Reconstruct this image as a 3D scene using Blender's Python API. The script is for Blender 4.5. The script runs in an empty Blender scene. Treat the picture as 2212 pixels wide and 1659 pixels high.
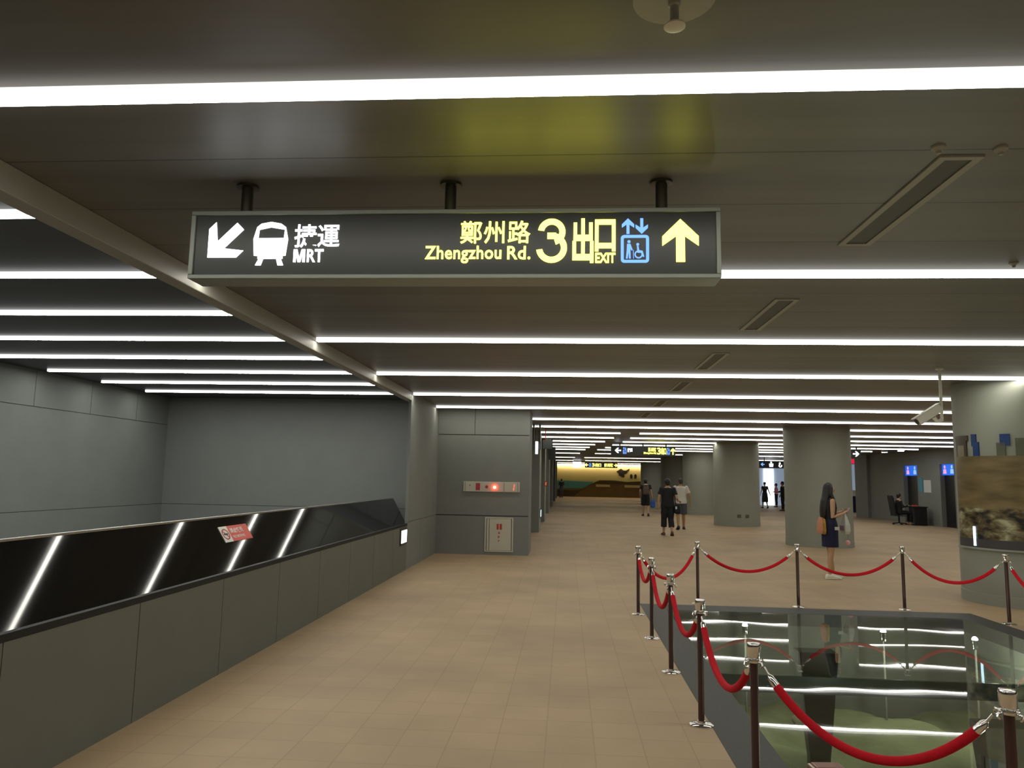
import bpy, bmesh, math, random
from mathutils import Vector, Matrix, Euler

random.seed(7)
SC = bpy.context.scene
COL = SC.collection
PI = math.pi

# ------------------------------------------------------------------ camera
H = 1.62
F_PX, PITCH, YAW, ROLL = 1624.0, 0.12525, -0.07403, 0.01841
fwd = Vector((math.sin(YAW) * math.cos(PITCH), math.cos(YAW) * math.cos(PITCH), math.sin(PITCH)))
r0 = Vector((math.cos(YAW), -math.sin(YAW), 0))
u0 = r0.cross(fwd)
right = r0 * math.cos(ROLL) + u0 * math.sin(ROLL)
up = right.cross(fwd)
cam_data = bpy.data.cameras.new('camera')
cam = bpy.data.objects.new('camera', cam_data)
COL.objects.link(cam)
cam.matrix_world = Matrix(((right.x, up.x, -fwd.x, 0), (right.y, up.y, -fwd.y, 0), (right.z, up.z, -fwd.z, H), (0, 0, 0, 1)))
cam_data.sensor_fit = 'HORIZONTAL'
cam_data.sensor_width = 36.0
cam_data.lens = 36.0 * F_PX / 2212.0
cam_data.clip_start = 0.05
cam_data.clip_end = 300
SC.camera = cam

# ------------------------------------------------------------------ world, exposure, light levels
world = bpy.data.worlds.new('world')
SC.world = world
world.use_nodes = True
world.node_tree.nodes['Background'].inputs[0].default_value = (0.5, 0.55, 0.6, 1)
world.node_tree.nodes['Background'].inputs[1].default_value = 0.02
SC.view_settings.view_transform = 'Standard'
SC.view_settings.look = 'None'
SC.view_settings.exposure = 0.0
SC.view_settings.gamma = 1.0
SC.view_settings.use_curve_mapping = False
SC.cycles.max_bounces = 8
SC.cycles.diffuse_bounces = 4
SC.cycles.glossy_bounces = 4
SC.cycles.transparent_max_bounces = 12
SC.cycles.caustics_reflective = False
SC.cycles.caustics_refractive = False
SC.cycles.sample_clamp_indirect = 6.0
LAMP = 20.8          # radiance of the ceiling strip lights
WELL_LAMP = 32.0     # the strips over the stairwell

# ------------------------------------------------------------------ materials
def mat(name, color, rough=0.6, metal=0.0, spec=0.5, noise=0.0, scale=3.0, bump=0.0, bscale=60.0, stretch=None, emit=None, estr=0.0, coat=0.0):
    m = bpy.data.materials.new(name)
    m.use_nodes = True
    nt = m.node_tree
    b = nt.nodes['Principled BSDF']
    b.inputs['Base Color'].default_value = (*color, 1)
    b.inputs['Roughness'].default_value = rough
    b.inputs['Metallic'].default_value = metal
    b.inputs['Specular IOR Level'].default_value = spec
    if coat:
        b.inputs['Coat Weight'].default_value = coat
    if emit:
        b.inputs['Emission Color'].default_value = (*emit, 1)
        b.inputs['Emission Strength'].default_value = estr
    tc = nt.nodes.new('ShaderNodeTexCoord')
    vec = tc.outputs['Object']
    if stretch:
        mp = nt.nodes.new('ShaderNodeMapping')
        mp.inputs['Scale'].default_value = stretch
        nt.links.new(vec, mp.inputs['Vector'])
        vec = mp.outputs['Vector']
    if noise:
        n = nt.nodes.new('ShaderNodeTexNoise')
        n.inputs['Scale'].default_value = scale
        n.inputs['Detail'].default_value = 6
        n.inputs['Roughness'].default_value = 0.65
        nt.links.new(vec, n.inputs['Vector'])
        mx = nt.nodes.new('ShaderNodeMixRGB')
        mx.inputs['Color1'].default_value = (*[c * (1 - noise) for c in color], 1)
        mx.inputs['Color2'].default_value = (*[min(1, c * (1 + noise)) for c in color], 1)
        nt.links.new(n.outputs['Fac'], mx.inputs['Fac'])
        nt.links.new(mx.outputs['Color'], b.inputs['Base Color'])
    if bump:
        n2 = nt.nodes.new('ShaderNodeTexNoise')
        n2.inputs['Scale'].default_value = bscale
        nt.links.new(vec, n2.inputs['Vector'])
        bp = nt.nodes.new('ShaderNodeBump')
        bp.inputs['Strength'].default_value = bump
        bp.inputs['Distance'].default_value = 0.01
        nt.links.new(n2.outputs['Fac'], bp.inputs['Height'])
        nt.links.new(bp.outputs['Normal'], b.inputs['Normal'])
    return m

def emis(name, color, strength):
    m = bpy.data.materials.new(name)
    m.use_nodes = True
    nt = m.node_tree
    nt.nodes.remove(nt.nodes['Principled BSDF'])
    e = nt.nodes.new('ShaderNodeEmission')
    e.inputs[0].default_value = (*color, 1)
    e.inputs[1].default_value = strength
    nt.links.new(e.outputs[0], nt.nodes['Material Output'].inputs[0])
    return m

def floor_mat():
    m = mat('beige_floor_tile', (0.40, 0.30, 0.205), rough=0.58, spec=0.22)
    nt = m.node_tree
    b = nt.nodes['Principled BSDF']
    tc = nt.nodes.new('ShaderNodeTexCoord')
    mp = nt.nodes.new('ShaderNodeMapping')
    mp.inputs['Location'].default_value = (0.115, 0.06, 0)
    nt.links.new(tc.outputs['Object'], mp.inputs['Vector'])
    br = nt.nodes.new('ShaderNodeTexBrick')
    br.offset = 0.0
    br.squash = 1.0
    br.inputs['Color1'].default_value = (0.400, 0.292, 0.180, 1)
    br.inputs['Color2'].default_value = (0.425, 0.312, 0.194, 1)
    br.inputs['Mortar'].default_value = (0.33, 0.24, 0.15, 1)
    br.inputs['Scale'].default_value = 1.0
    br.inputs['Mortar Size'].default_value = 0.0035
    br.inputs['Mortar Smooth'].default_value = 0.3
    br.inputs['Brick Width'].default_value = 0.3
    br.inputs['Row Height'].default_value = 0.3
    nt.links.new(mp.outputs['Vector'], br.inputs['Vector'])
    n = nt.nodes.new('ShaderNodeTexNoise')
    n.inputs['Scale'].default_value = 0.7
    n.inputs['Detail'].default_value = 5
    nt.links.new(tc.outputs['Object'], n.inputs['Vector'])
    rp = nt.nodes.new('ShaderNodeValToRGB')
    rp.color_ramp.elements[0].position = 0.3
    rp.color_ramp.elements[0].color = (0.82, 0.83, 0.85, 1)
    rp.color_ramp.elements[1].position = 0.62
    rp.color_ramp.elements[1].color = (1.03, 1.02, 1.0, 1)
    nt.links.new(n.outputs['Fac'], rp.inputs['Fac'])
    mx = nt.nodes.new('ShaderNodeMixRGB')
    mx.blend_type = 'MULTIPLY'
    mx.inputs['Fac'].default_value = 1
    nt.links.new(br.outputs['Color'], mx.inputs['Color1'])
    nt.links.new(rp.outputs['Color'], mx.inputs['Color2'])
    nt.links.new(mx.outputs['Color'], b.inputs['Base Color'])
    return m

def ceiling_mat():
    m = mat('grey_metal_ceiling', (0.2, 0.195, 0.18), rough=0.45, spec=0.6)
    nt = m.node_tree
    b = nt.nodes['Principled BSDF']
    tc = nt.nodes.new('ShaderNodeTexCoord')
    mp = nt.nodes.new('ShaderNodeMapping')
    mp.inputs['Location'].default_value = (150.0, -0.053, 0)
    nt.links.new(tc.outputs['Object'], mp.inputs['Vector'])
    br = nt.nodes.new('ShaderNodeTexBrick')
    br.offset = 0.0
    br.inputs['Color1'].default_value = (0.155, 0.150, 0.132, 1)
    br.inputs['Color2'].default_value = (0.185, 0.179, 0.158, 1)
    br.inputs['Mortar'].default_value = (0.05, 0.05, 0.045, 1)
    br.inputs['Scale'].default_value = 1.0
    br.inputs['Mortar Size'].default_value = 0.006
    br.inputs['Mortar Smooth'].default_value = 0.2
    br.inputs['Brick Width'].default_value = 400.0
    br.inputs['Row Height'].default_value = 0.6675
    nt.links.new(mp.outputs['Vector'], br.inputs['Vector'])
    mp2 = nt.nodes.new('ShaderNodeMapping')
    mp2.inputs['Scale'].default_value = (0.25, 3.0, 1)
    nt.links.new(tc.outputs['Object'], mp2.inputs['Vector'])
    n = nt.nodes.new('ShaderNodeTexNoise')
    n.inputs['Scale'].default_value = 1.5
    n.inputs['Detail'].default_value = 5
    nt.links.new(mp2.outputs['Vector'], n.inputs['Vector'])
    rp = nt.nodes.new('ShaderNodeValToRGB')
    rp.color_ramp.elements[0].position = 0.25
    rp.color_ramp.elements[0].color = (0.75, 0.75, 0.75, 1)
    rp.color_ramp.elements[1].position = 0.75
    rp.color_ramp.elements[1].color = (1.1, 1.1, 1.1, 1)
    nt.links.new(n.outputs['Fac'], rp.inputs['Fac'])
    mx = nt.nodes.new('ShaderNodeMixRGB')
    mx.blend_type = 'MULTIPLY'
    mx.inputs['Fac'].default_value = 1
    nt.links.new(br.outputs['Color'], mx.inputs['Color1'])
    nt.links.new(rp.outputs['Color'], mx.inputs['Color2'])
    nt.links.new(mx.outputs['Color'], b.inputs['Base Color'])
    return m

def sheet_glass():
    """thin architectural glass: Fresnel mix of a faintly green transparent sheet and a mirror"""
    m = bpy.data.materials.new('floor_glass')
    m.use_nodes = True
    nt = m.node_tree
    nt.nodes.remove(nt.nodes['Principled BSDF'])
    tr = nt.nodes.new('ShaderNodeBsdfTransparent')
    tr.inputs[0].default_value = (0.78, 0.90, 0.80, 1)
    gl = nt.nodes.new('ShaderNodeBsdfGlossy')
    gl.inputs['Color'].default_value = (1, 1, 1, 1)
    gl.inputs['Roughness'].default_value = 0.015
    fr = nt.nodes.new('ShaderNodeFresnel')
    fr.inputs['IOR'].default_value = 1.7
    tc = nt.nodes.new('ShaderNodeTexCoord')
    n = nt.nodes.new('ShaderNodeTexNoise')
    n.inputs['Scale'].default_value = 0.9
    n.inputs['Detail'].default_value = 1
    nt.links.new(tc.outputs['Object'], n.inputs['Vector'])
    bp = nt.nodes.new('ShaderNodeBump')
    bp.inputs['Strength'].default_value = 0.13
    bp.inputs['Distance'].default_value = 0.02
    nt.links.new(n.outputs['Fac'], bp.inputs['Height'])
    nt.links.new(bp.outputs['Normal'], gl.inputs['Normal'])
    mx = nt.nodes.new('ShaderNodeMixShader')
    nt.links.new(fr.outputs[0], mx.inputs[0])
    nt.links.new(tr.outputs[0], mx.inputs[1])
    nt.links.new(gl.outputs[0], mx.inputs[2])
    nt.links.new(mx.outputs[0], nt.nodes['Material Output'].inputs[0])
    return m

def ramp_mat(name, axis, stops, rough=0.7, noise_amt=0.15, nscale=2.0):
    """coloured bands along one object axis, broken up by noise (printed artwork)"""
    m = mat(name, (0.5, 0.5, 0.5), rough=rough, spec=0.3)
    nt = m.node_tree
    b = nt.nodes['Principled BSDF']
    tc = nt.nodes.new('ShaderNodeTexCoord')
    sp = nt.nodes.new('ShaderNodeSeparateXYZ')
    nt.links.new(tc.outputs['Object'], sp.inputs[0])
    n = nt.nodes.new('ShaderNodeTexNoise')
    n.inputs['Scale'].default_value = nscale
    n.inputs['Detail'].default_value = 4
    nt.links.new(tc.outputs['Object'], n.inputs['Vector'])
    ma = nt.nodes.new('ShaderNodeMath')
    ma.operation = 'MULTIPLY_ADD'
    ma.inputs[1].default_value = noise_amt
    nt.links.new(n.outputs['Fac'], ma.inputs[0])
    nt.links.new(sp.outputs[axis], ma.inputs[2])
    lo, hi = stops[0][0], stops[-1][0]
    mr = nt.nodes.new('ShaderNodeMapRange')
    mr.inputs['From Min'].default_value = lo + noise_amt * 0.5
    mr.inputs['From Max'].default_value = hi + noise_amt * 0.5
    nt.links.new(ma.outputs[0], mr.inputs['Value'])
    rp = nt.nodes.new('ShaderNodeValToRGB')
    els = rp.color_ramp.elements
    for i, (p, c) in enumerate(stops):
        q = (p - lo) / (hi - lo)
        if i == 0:
            e = els[0]; e.position = 0
        elif i == len(stops) - 1:
            e = els[len(els) - 1]; e.position = 1
        else:
            e = els.new(q)
        e.color = (*c, 1)
    nt.links.new(mr.outputs[0], rp.inputs['Fac'])
    nt.links.new(rp.outputs['Color'], b.inputs['Base Color'])
    return m

def mural_photo_mat():
    """brown printed photograph of bare earth with pale stones low down"""
    m = mat('printed_earth_photo', (0.1, 0.075, 0.04), rough=0.3, spec=0.5)
    nt = m.node_tree
    b = nt.nodes['Principled BSDF']
    tc = nt.nodes.new('ShaderNodeTexCoord')
    n = nt.nodes.new('ShaderNodeTexNoise')
    n.inputs['Scale'].default_value = 5.5
    n.inputs['Detail'].default_value = 8
    n.inputs['Distortion'].default_value = 0.25
    mp = nt.nodes.new('ShaderNodeMapping')
    mp.inputs['Scale'].default_value = (1, 1, 1.9)
    nt.links.new(tc.outputs['Object'], mp.inputs[0])
    nt.links.new(mp.outputs[0], n.inputs['Vector'])
    lowc = nt.nodes.new('ShaderNodeValToRGB')
    e = lowc.color_ramp.elements
    e[0].position, e[0].color = 0.36, (0.012, 0.012, 0.012, 1)
    e[1].position, e[1].color = 0.66, (0.42, 0.40, 0.25, 1)
    k = e.new(0.47); k.color = (0.11, 0.08, 0.035, 1)
    k = e.new(0.55); k.color = (0.20, 0.17, 0.09, 1)
    nt.links.new(n.outputs['Fac'], lowc.inputs['Fac'])
    n2 = nt.nodes.new('ShaderNodeTexNoise')
    n2.inputs['Scale'].default_value = 2.5
    n2.inputs['Detail'].default_value = 6
    mp2 = nt.nodes.new('ShaderNodeMapping')
    mp2.inputs['Scale'].default_value = (1, 1, 4)
    nt.links.new(tc.outputs['Object'], mp2.inputs[0])
    nt.links.new(mp2.outputs[0], n2.inputs['Vector'])
    hic = nt.nodes.new('ShaderNodeValToRGB')
    e = hic.color_ramp.elements
    e[0].position, e[0].color = 0.3, (0.125, 0.090, 0.036, 1)
    e[1].position, e[1].color = 0.7, (0.225, 0.165, 0.075, 1)
    nt.links.new(n2.outputs['Fac'], hic.inputs['Fac'])
    sp = nt.nodes.new('ShaderNodeSeparateXYZ')
    nt.links.new(tc.outputs['Object'], sp.inputs[0])
    ma = nt.nodes.new('ShaderNodeMath')
    ma.operation = 'MULTIPLY_ADD'
    ma.inputs[1].default_value = 0.25
    nt.links.new(n2.outputs['Fac'], ma.inputs[0])
    nt.links.new(sp.outputs[2], ma.inputs[2])
    mr = nt.nodes.new('ShaderNodeMapRange')
    mr.inputs['From Min'].default_value = 1.43
    mr.inputs['From Max'].default_value = 1.50
    nt.links.new(ma.outputs[0], mr.inputs['Value'])
    mx = nt.nodes.new('ShaderNodeMixRGB')
    nt.links.new(mr.outputs[0], mx.inputs['Fac'])
    nt.links.new(lowc.outputs['Color'], mx.inputs['Color1'])
    nt.links.new(hic.outputs['Color'], mx.inputs['Color2'])
    nt.links.new(mx.outputs['Color'], b.inputs['Base Color'])
    return m

M = {}
M['floor'] = floor_mat()
M['ceiling'] = ceiling_mat()
M['wall'] = mat('grey_cement_panel', (0.205, 0.213, 0.196), rough=0.62, spec=0.35, noise=0.10, scale=2.2, bump=0.05)
M['barrier'] = mat('dark_cement_panel', (0.150, 0.154, 0.128), rough=0.65, spec=0.3, noise=0.12, scale=2.2, bump=0.05)
M['column'] = mat('grey_cement_column', (0.285, 0.296, 0.250), rough=0.6, spec=0.35, noise=0.07, scale=1.5, bump=0.05)
M['joint'] = mat('dark_joint', (0.05, 0.05, 0.045), rough=0.9, noise=0.2)
M['bulkhead'] = mat('brown_grey_trim', (0.36, 0.35, 0.31), rough=0.5, noise=0.08)
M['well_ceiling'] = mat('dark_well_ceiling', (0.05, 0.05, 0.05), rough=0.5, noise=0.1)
M['black_glass'] = mat('black_polished_glass', (0.006, 0.006, 0.006), rough=0.045, spec=0.5, noise=0.2, scale=1.0)
M['black_lip'] = mat('matt_black_lip', (0.012, 0.012, 0.011), rough=0.6, spec=0.3, noise=0.2)
M['steel'] = mat('brushed_steel', (0.5, 0.5, 0.47), rough=0.32, metal=1.0, noise=0.05, scale=20)
M['chrome'] = mat('polished_chrome', (0.78, 0.77, 0.74), rough=0.12, metal=1.0, noise=0.03, scale=30)
M['pole'] = mat('dark_brown_paint', (0.050, 0.019, 0.015), rough=0.4, noise=0.15, scale=12)
M['rope'] = mat('red_velvet', (0.50, 0.008, 0.018), rough=0.85, spec=0.2, noise=0.18, scale=40, bump=0.25, bscale=250)
M['granite'] = mat('dark_granite', (0.058, 0.058, 0.052), rough=0.5, spec=0.15, noise=0.3, scale=40)
M['glass'] = sheet_glass()
M['earth'] = mat('mossy_pit_earth', (0.15, 0.155, 0.085), rough=0.95, noise=0.6, scale=2.5, bump=0.7, bscale=9)
M['pitwall'] = mat('dark_pit_wall', (0.13, 0.135, 0.115), rough=0.9, noise=0.3, scale=5, bump=0.3, bscale=20)
M['fin'] = mat('green_glass_beam', (0.05, 0.13, 0.11), rough=0.15, spec=0.6, noise=0.1)
M['stone'] = mat('pit_stone', (0.30, 0.27, 0.2), rough=0.9, noise=0.25, scale=6, bump=0.5, bscale=15)
M['lamp'] = emis('strip_light_glow', (1.0, 0.975, 0.86), LAMP)
M['lamp_well'] = emis('well_strip_glow', (1.0, 1.0, 0.97), WELL_LAMP)
M['lamp_side'] = emis('strip_light_side_glow', (1.0, 0.985, 0.92), 1.35)
M['lamp_well_side'] = emis('well_strip_side_glow', (1.0, 1.0, 0.97), 1.8)
M['spot'] = emis('spot_glow', (0.9, 0.95, 1.0), 40.0)
M['lightbox'] = emis('white_lightbox', (0.93, 0.97, 1.0), 4.0)
M['cyan_glow'] = emis('cyan_lightbox_and_reflection', (0.6, 0.9, 1.0), 2.5)  # guidance light face, and the reflection painted on the photo panel
M['purple_box'] = mat('purple_blue_panel', (0.045, 0.035, 0.11), rough=0.5, noise=0.1)
M['txt_white'] = emis('lit_white_lettering', (0.92, 0.95, 1.0), 5.0)
M['txt_yellow'] = emis('lit_yellow_lettering', (1.0, 0.95, 0.085), 6.5)
M['txt_blue'] = emis('lit_blue_pictogram', (0.15, 0.33, 1.0), 2.0)
M['red_glow'] = emis('red_warning_glow', (1.0, 0.06, 0.03), 30.0)
M['red_led'] = emis('red_led', (1.0, 0.08, 0.04), 3.0)
M['sign_face'] = mat('dark_sign_face', (0.035, 0.039, 0.037), rough=0.3, spec=0.5, noise=0.1)
M['sign_frame'] = mat('grey_sign_frame', (0.30, 0.33, 0.29), rough=0.4, metal=0.3, noise=0.06)
M['dark_metal'] = mat('dark_bronze_metal', (0.10, 0.095, 0.07), rough=0.35, metal=0.8, noise=0.1)
M['vent_frame'] = mat('pale_vent_frame', (0.36, 0.34, 0.28), rough=0.5, noise=0.06)
M['vent_slot'] = mat('dark_vent_slot', (0.10, 0.095, 0.08), rough=0.6, noise=0.1)
M['cream'] = mat('cream_enamel', (0.52, 0.50, 0.40), rough=0.45, noise=0.05)
M['white'] = mat('white_plastic', (0.72, 0.70, 0.62), rough=0.4, noise=0.04)
M['red'] = mat('red_print', (0.45, 0.03, 0.02), rough=0.5, noise=0.08)
M['coral'] = mat('coral_red_print', (0.72, 0.10, 0.07), rough=0.45, noise=0.05)
M['paper_white'] = mat('white_print', (0.80, 0.79, 0.70), rough=0.5, noise=0.04)
M['ink'] = mat('dark_ink', (0.05, 0.045, 0.05), rough=0.6, noise=0.1)
M['pink_red'] = mat('dull_pink_red_plastic', (0.40, 0.03, 0.06), rough=0.4, noise=0.1)
M['door_dark'] = mat('dark_lift_door', (0.028, 0.028, 0.03), rough=0.35, metal=0.4, noise=0.1)
M['blue_box'] = mat('blue_backlit_panel', (0.02, 0.12, 0.5), rough=0.4, emit=(0.01, 0.12, 0.75), estr=1.0, noise=0.05)
M['pink_glow'] = emis('pink_pictogram', (1.0, 0.45, 0.75), 0.9)
M['pale_glow'] = emis('pale_blue_pictogram', (0.45, 0.75, 1.0), 0.8)
M['notice'] = mat('pale_notice', (0.62, 0.62, 0.62), rough=0.6, noise=0.04)
M['blue_print'] = mat('blue_print', (0.06, 0.30, 0.42), rough=0.5, noise=0.1)
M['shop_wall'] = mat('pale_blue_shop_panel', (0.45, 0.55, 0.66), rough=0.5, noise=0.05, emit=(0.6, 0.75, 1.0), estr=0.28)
M['shop_white'] = emis('white_shop_panel', (0.92, 0.96, 1.0), 2.6)
M['green_sign'] = emis('green_sign_panel', (0.25, 0.75, 0.03), 0.8)
M['red_sign'] = emis('red_sign_panel', (0.85, 0.02, 0.06), 0.9)
M['plaster_far'] = ramp_mat('painted_sky_mural', 2, [(0.0, (0.16, 0.11, 0.03)), (0.9, (0.22, 0.18, 0.06)), (1.02, (0.25, 0.42, 0.25)), (1.45, (0.45, 0.50, 0.20)), (1.7, (0.68, 0.62, 0.24)), (2.5, (0.85, 0.76, 0.36)), (3.14, (0.9, 0.75, 0.42))], noise_amt=0.2, nscale=0.4)
M['hill'] = mat('painted_brown_hill', (0.155, 0.105, 0.028), rough=0.8, noise=0.3, scale=0.8)
M['hill_dark'] = mat('painted_dark_ridge', (0.07, 0.05, 0.016), rough=0.8, noise=0.3, scale=1)
M['teal'] = mat('painted_teal_water', (0.09, 0.32, 0.30), rough=0.8, noise=0.2, scale=0.7)
M['mural_pale'] = mat('painted_pale_label', (0.55, 0.48, 0.2), rough=0.8, noise=0.1)
M['mural_ink'] = mat('painted_dark_figure', (0.03, 0.025, 0.015), rough=0.8, noise=0.3)
M['warm_strip'] = emis('warm_cornice_glow', (1.0, 0.74, 0.44), 10.0)
M['photo'] = mural_photo_mat()
M['photo_dark'] = mat('dark_brown_print', (0.055, 0.04, 0.022), rough=0.35, noise=0.45, scale=7)
M['photo_blue'] = mat('deep_blue_print', (0.012, 0.045, 0.16), rough=0.35, noise=0.4, scale=8)
M['photo_olive'] = mat('olive_print', (0.10, 0.105, 0.07), rough=0.35, noise=0.4, scale=8)
M['photo_tan'] = mat('tan_print', (0.23, 0.2, 0.12), rough=0.35, noise=0.3, scale=8)
# people
M['skin'] = mat('warm_skin', (0.50, 0.30, 0.18), rough=0.55, noise=0.06, scale=8)
M['skin_tan'] = mat('tanned_skin', (0.40, 0.23, 0.10), rough=0.55, noise=0.06, scale=8)
M['hair'] = mat('black_hair', (0.012, 0.010, 0.010), rough=0.45, noise=0.3, scale=30, stretch=(1, 1, 0.1))
M['hair_short'] = mat('cropped_grey_black_hair', (0.05, 0.04, 0.04), rough=0.7, noise=0.2, scale=60)
M['black_cloth'] = mat('black_cotton', (0.010, 0.011, 0.013), rough=0.85, noise=0.2, scale=15)
M['navy_cloth'] = mat('navy_cotton', (0.010, 0.012, 0.045), rough=0.85, noise=0.2, scale=15)
M['white_cloth'] = mat('white_cotton', (0.62, 0.60, 0.54), rough=0.85, noise=0.06, scale=8)
M['grey_cloth'] = mat('slate_grey_cotton', (0.075, 0.078, 0.095), rough=0.85, noise=0.1, scale=15)
M['brown_cloth'] = mat('brown_canvas', (0.10, 0.065, 0.05), rough=0.85, noise=0.15, scale=15)
M['pink_cloth'] = mat('pink_cotton', (0.65, 0.26, 0.33), rough=0.85, noise=0.1, scale=15)
M['dark_cloth'] = mat('charcoal_cotton', (0.03, 0.03, 0.035), rough=0.85, noise=0.2, scale=15)
M['shoe_white'] = mat('white_sneaker', (0.74, 0.72, 0.60), rough=0.6, noise=0.05, scale=20)
M['shoe_dark'] = mat('dark_shoe', (0.03, 0.018, 0.022), rough=0.5, noise=0.2, scale=20)
M['sandal'] = mat('brown_sandal', (0.12, 0.06, 0.03), rough=0.6, noise=0.2, scale=20)
M['blue_bag'] = mat('blue_nylon', (0.015, 0.10, 0.42), rough=0.5, noise=0.1, scale=10)
M['mustard'] = mat('mustard_canvas', (0.45, 0.27, 0.03), rough=0.8, noise=0.1, scale=15)
M['salmon'] = mat('salmon_canvas', (0.55, 0.24, 0.14), rough=0.8, noise=0.1, scale=15)
M['film'] = mat('pale_plastic_film', (0.62, 0.62, 0.58), rough=0.3, noise=0.06, scale=12)
M['pink_plastic'] = mat('pink_plastic', (0.85, 0.40, 0.45), rough=0.4, noise=0.08, scale=10)
M['mauve'] = mat('mauve_print', (0.38, 0.22, 0.28), rough=0.6, noise=0.1, scale=10)
M['eye'] = mat('dark_eye', (0.02, 0.014, 0.012), rough=0.2, noise=0.1)
M['lip'] = mat('lip', (0.40, 0.15, 0.12), rough=0.5, noise=0.08)
M['black_chair'] = mat('black_chair_fabric', (0.008, 0.008, 0.009), rough=0.8, noise=0.2, scale=15)
M['black_desk'] = mat('black_laminate', (0.008, 0.008, 0.010), rough=0.5, noise=0.2, scale=5)

# ------------------------------------------------------------------ mesh helpers
class MB:
    def __init__(s):
        s.v, s.f, s.mi = [], [], []
        s.cur = 0
    def add(s, vs, fs):
        o = len(s.v)
        s.v += [tuple(v) for v in vs]
        s.f += [tuple(i + o for i in f) for f in fs]
        s.mi += [s.cur] * len(fs)
        return s
    def box(s, x0, x1, y0, y1, z0, z1, skip=()):
        vs = [(x, y, z) for z in (z0, z1) for y in (y0, y1) for x in (x0, x1)]
        fs = {'b': (0, 2, 3, 1), 't': (4, 5, 7, 6), 'f': (0, 1, 5, 4), 'k': (2, 6, 7, 3), 'l': (0, 4, 6, 2), 'r': (1, 3, 7, 5)}
        return s.add(vs, [f for k, f in fs.items() if k not in skip])
    def prism(s, pts, a, b, axis='y'):
        """polygon pts extruded from a to b along axis (pts in the other two axes, order kept)"""
        n = len(pts)
        def P(p, t):
            return {'y': (p[0], t, p[1]), 'z': (p[0], p[1], t), 'x': (t, p[0], p[1])}[axis]
        vs = [P(p, a) for p in pts] + [P(p, b) for p in pts]
        fs = [tuple(range(n)), tuple(range(2 * n - 1, n - 1, -1))]
        fs += [(i + n, (i + 1) % n + n, (i + 1) % n, i) for i in range(n)]
        return s.add(vs, fs)
    def lathe(s, prof, n=24, c=(0, 0, 0), a0=0.0, a1=2 * PI):
        full = abs(a1 - a0 - 2 * PI) < 1e-6
        m = n if full else n + 1
        vs, fs = [], []
        for r, z in prof:
            for i in range(m):
                a = a0 + (a1 - a0) * i / n
                vs.append((c[0] + r * math.cos(a), c[1] + r * math.sin(a), c[2] + z))
        for j in range(len(prof) - 1):
            for i in range(n):
                k = (i + 1) % m
                fs.append((j * m + i, j * m + k, (j + 1) * m + k, (j + 1) * m + i))
        if full:
            fs.append(tuple(reversed(range(m))))
            fs.append(tuple((len(prof) - 1) * m + i for i in range(m)))
        return s.add(vs, fs)
    def loft(s, rings):
        n = len(rings[0])
        vs = [p for r in rings for p in r]
        fs = []
        for j in range(len(rings) - 1):
            for i in range(n):
                k = (i + 1) % n
                fs.append((j * n + i, j * n + k, (j + 1) * n + k, (j + 1) * n + i))
        fs.append(tuple(reversed(range(n))))
        fs.append(tuple((len(rings) - 1) * n + i for i in range(n)))
        return s.add(vs, fs)
    def tube(s, pts, rad, n=10, round_caps=False, flat=1.0):
        pts = [Vector(p) for p in pts]
        if not isinstance(rad, (list, tuple)):
            rad = [rad] * len(pts)
        rad = list(rad)
        if round_caps:
            t0 = (pts[0] - pts[1]).normalized(); t1 = (pts[-1] - pts[-2]).normalized()
            ra, rb = rad[0], rad[-1]
            pts = [pts[0] + t0 * ra * 0.95, pts[0] + t0 * ra * 0.6] + pts + [pts[-1] + t1 * rb * 0.6, pts[-1] + t1 * rb * 0.95]
            rad = [ra * 0.3, ra * 0.8] + rad + [rb * 0.8, rb * 0.3]
        rings = []
        ref = None
        for i, p in enumerate(pts):
            t = (pts[min(i + 1, len(pts) - 1)] - pts[max(i - 1, 0)]).normalized()
            if ref is None:
                ref = Vector((1, 0, 0)) if abs(t.x) < 0.9 else Vector((0, 1, 0))
            ref = (ref - t * ref.dot(t)).normalized()
            bi = t.cross(ref)
            rings.append([p + (ref * math.cos(2 * PI * k / n) + bi * flat * math.sin(2 * PI * k / n)) * rad[i] for k in range(n)])
        return s.loft(rings)
    def ell(s, c, r, n=14, m=9, rot=None):
        rings = []
        c = Vector(c)
        for j in range(m):
            th = PI * (j + 0.35) / (m - 0.3)
            ring = []
            for i in range(n):
                a = 2 * PI * i / n
                p = Vector((r[0] * math.sin(th) * math.cos(a), r[1] * math.sin(th) * math.sin(a), -r[2] * math.cos(th)))
                if rot is not None:
                    p = rot @ p
                ring.append(c + p)
            rings.append(ring)
        return s.loft(rings)
    def mesh(s, name):
        me = bpy.data.meshes.new(name)
        me.from_pydata(s.v, [], s.f)
        bm = bmesh.new()
        bm.from_mesh(me)
        bmesh.ops.recalc_face_normals(bm, faces=bm.faces)
        bm.to_mesh(me)
        bm.free()
        return me
    def build(s, name, mats, parent=None, smooth=False, bevel=0.0, loc=(0, 0, 0), rot=None):
        me = s.mesh(name)
        if not isinstance(mats, (list, tuple)):
            mats = [mats]
        for m in mats:
            me.materials.append(m)
        for i, p in enumerate(me.polygons):
            p.material_index = s.mi[i]
            p.use_smooth = smooth
        o = bpy.data.objects.new(name, me)
        COL.objects.link(o)
        if parent:
            o.parent = parent
        o.location = loc
        if rot:
            o.rotation_euler = rot
        if bevel:
            b = o.modifiers.new('bevel', 'BEVEL')
            b.width = bevel
            b.segments = 2
            b.limit_method = 'ANGLE'
            b.angle_limit = math.radians(40)
        return o

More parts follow.
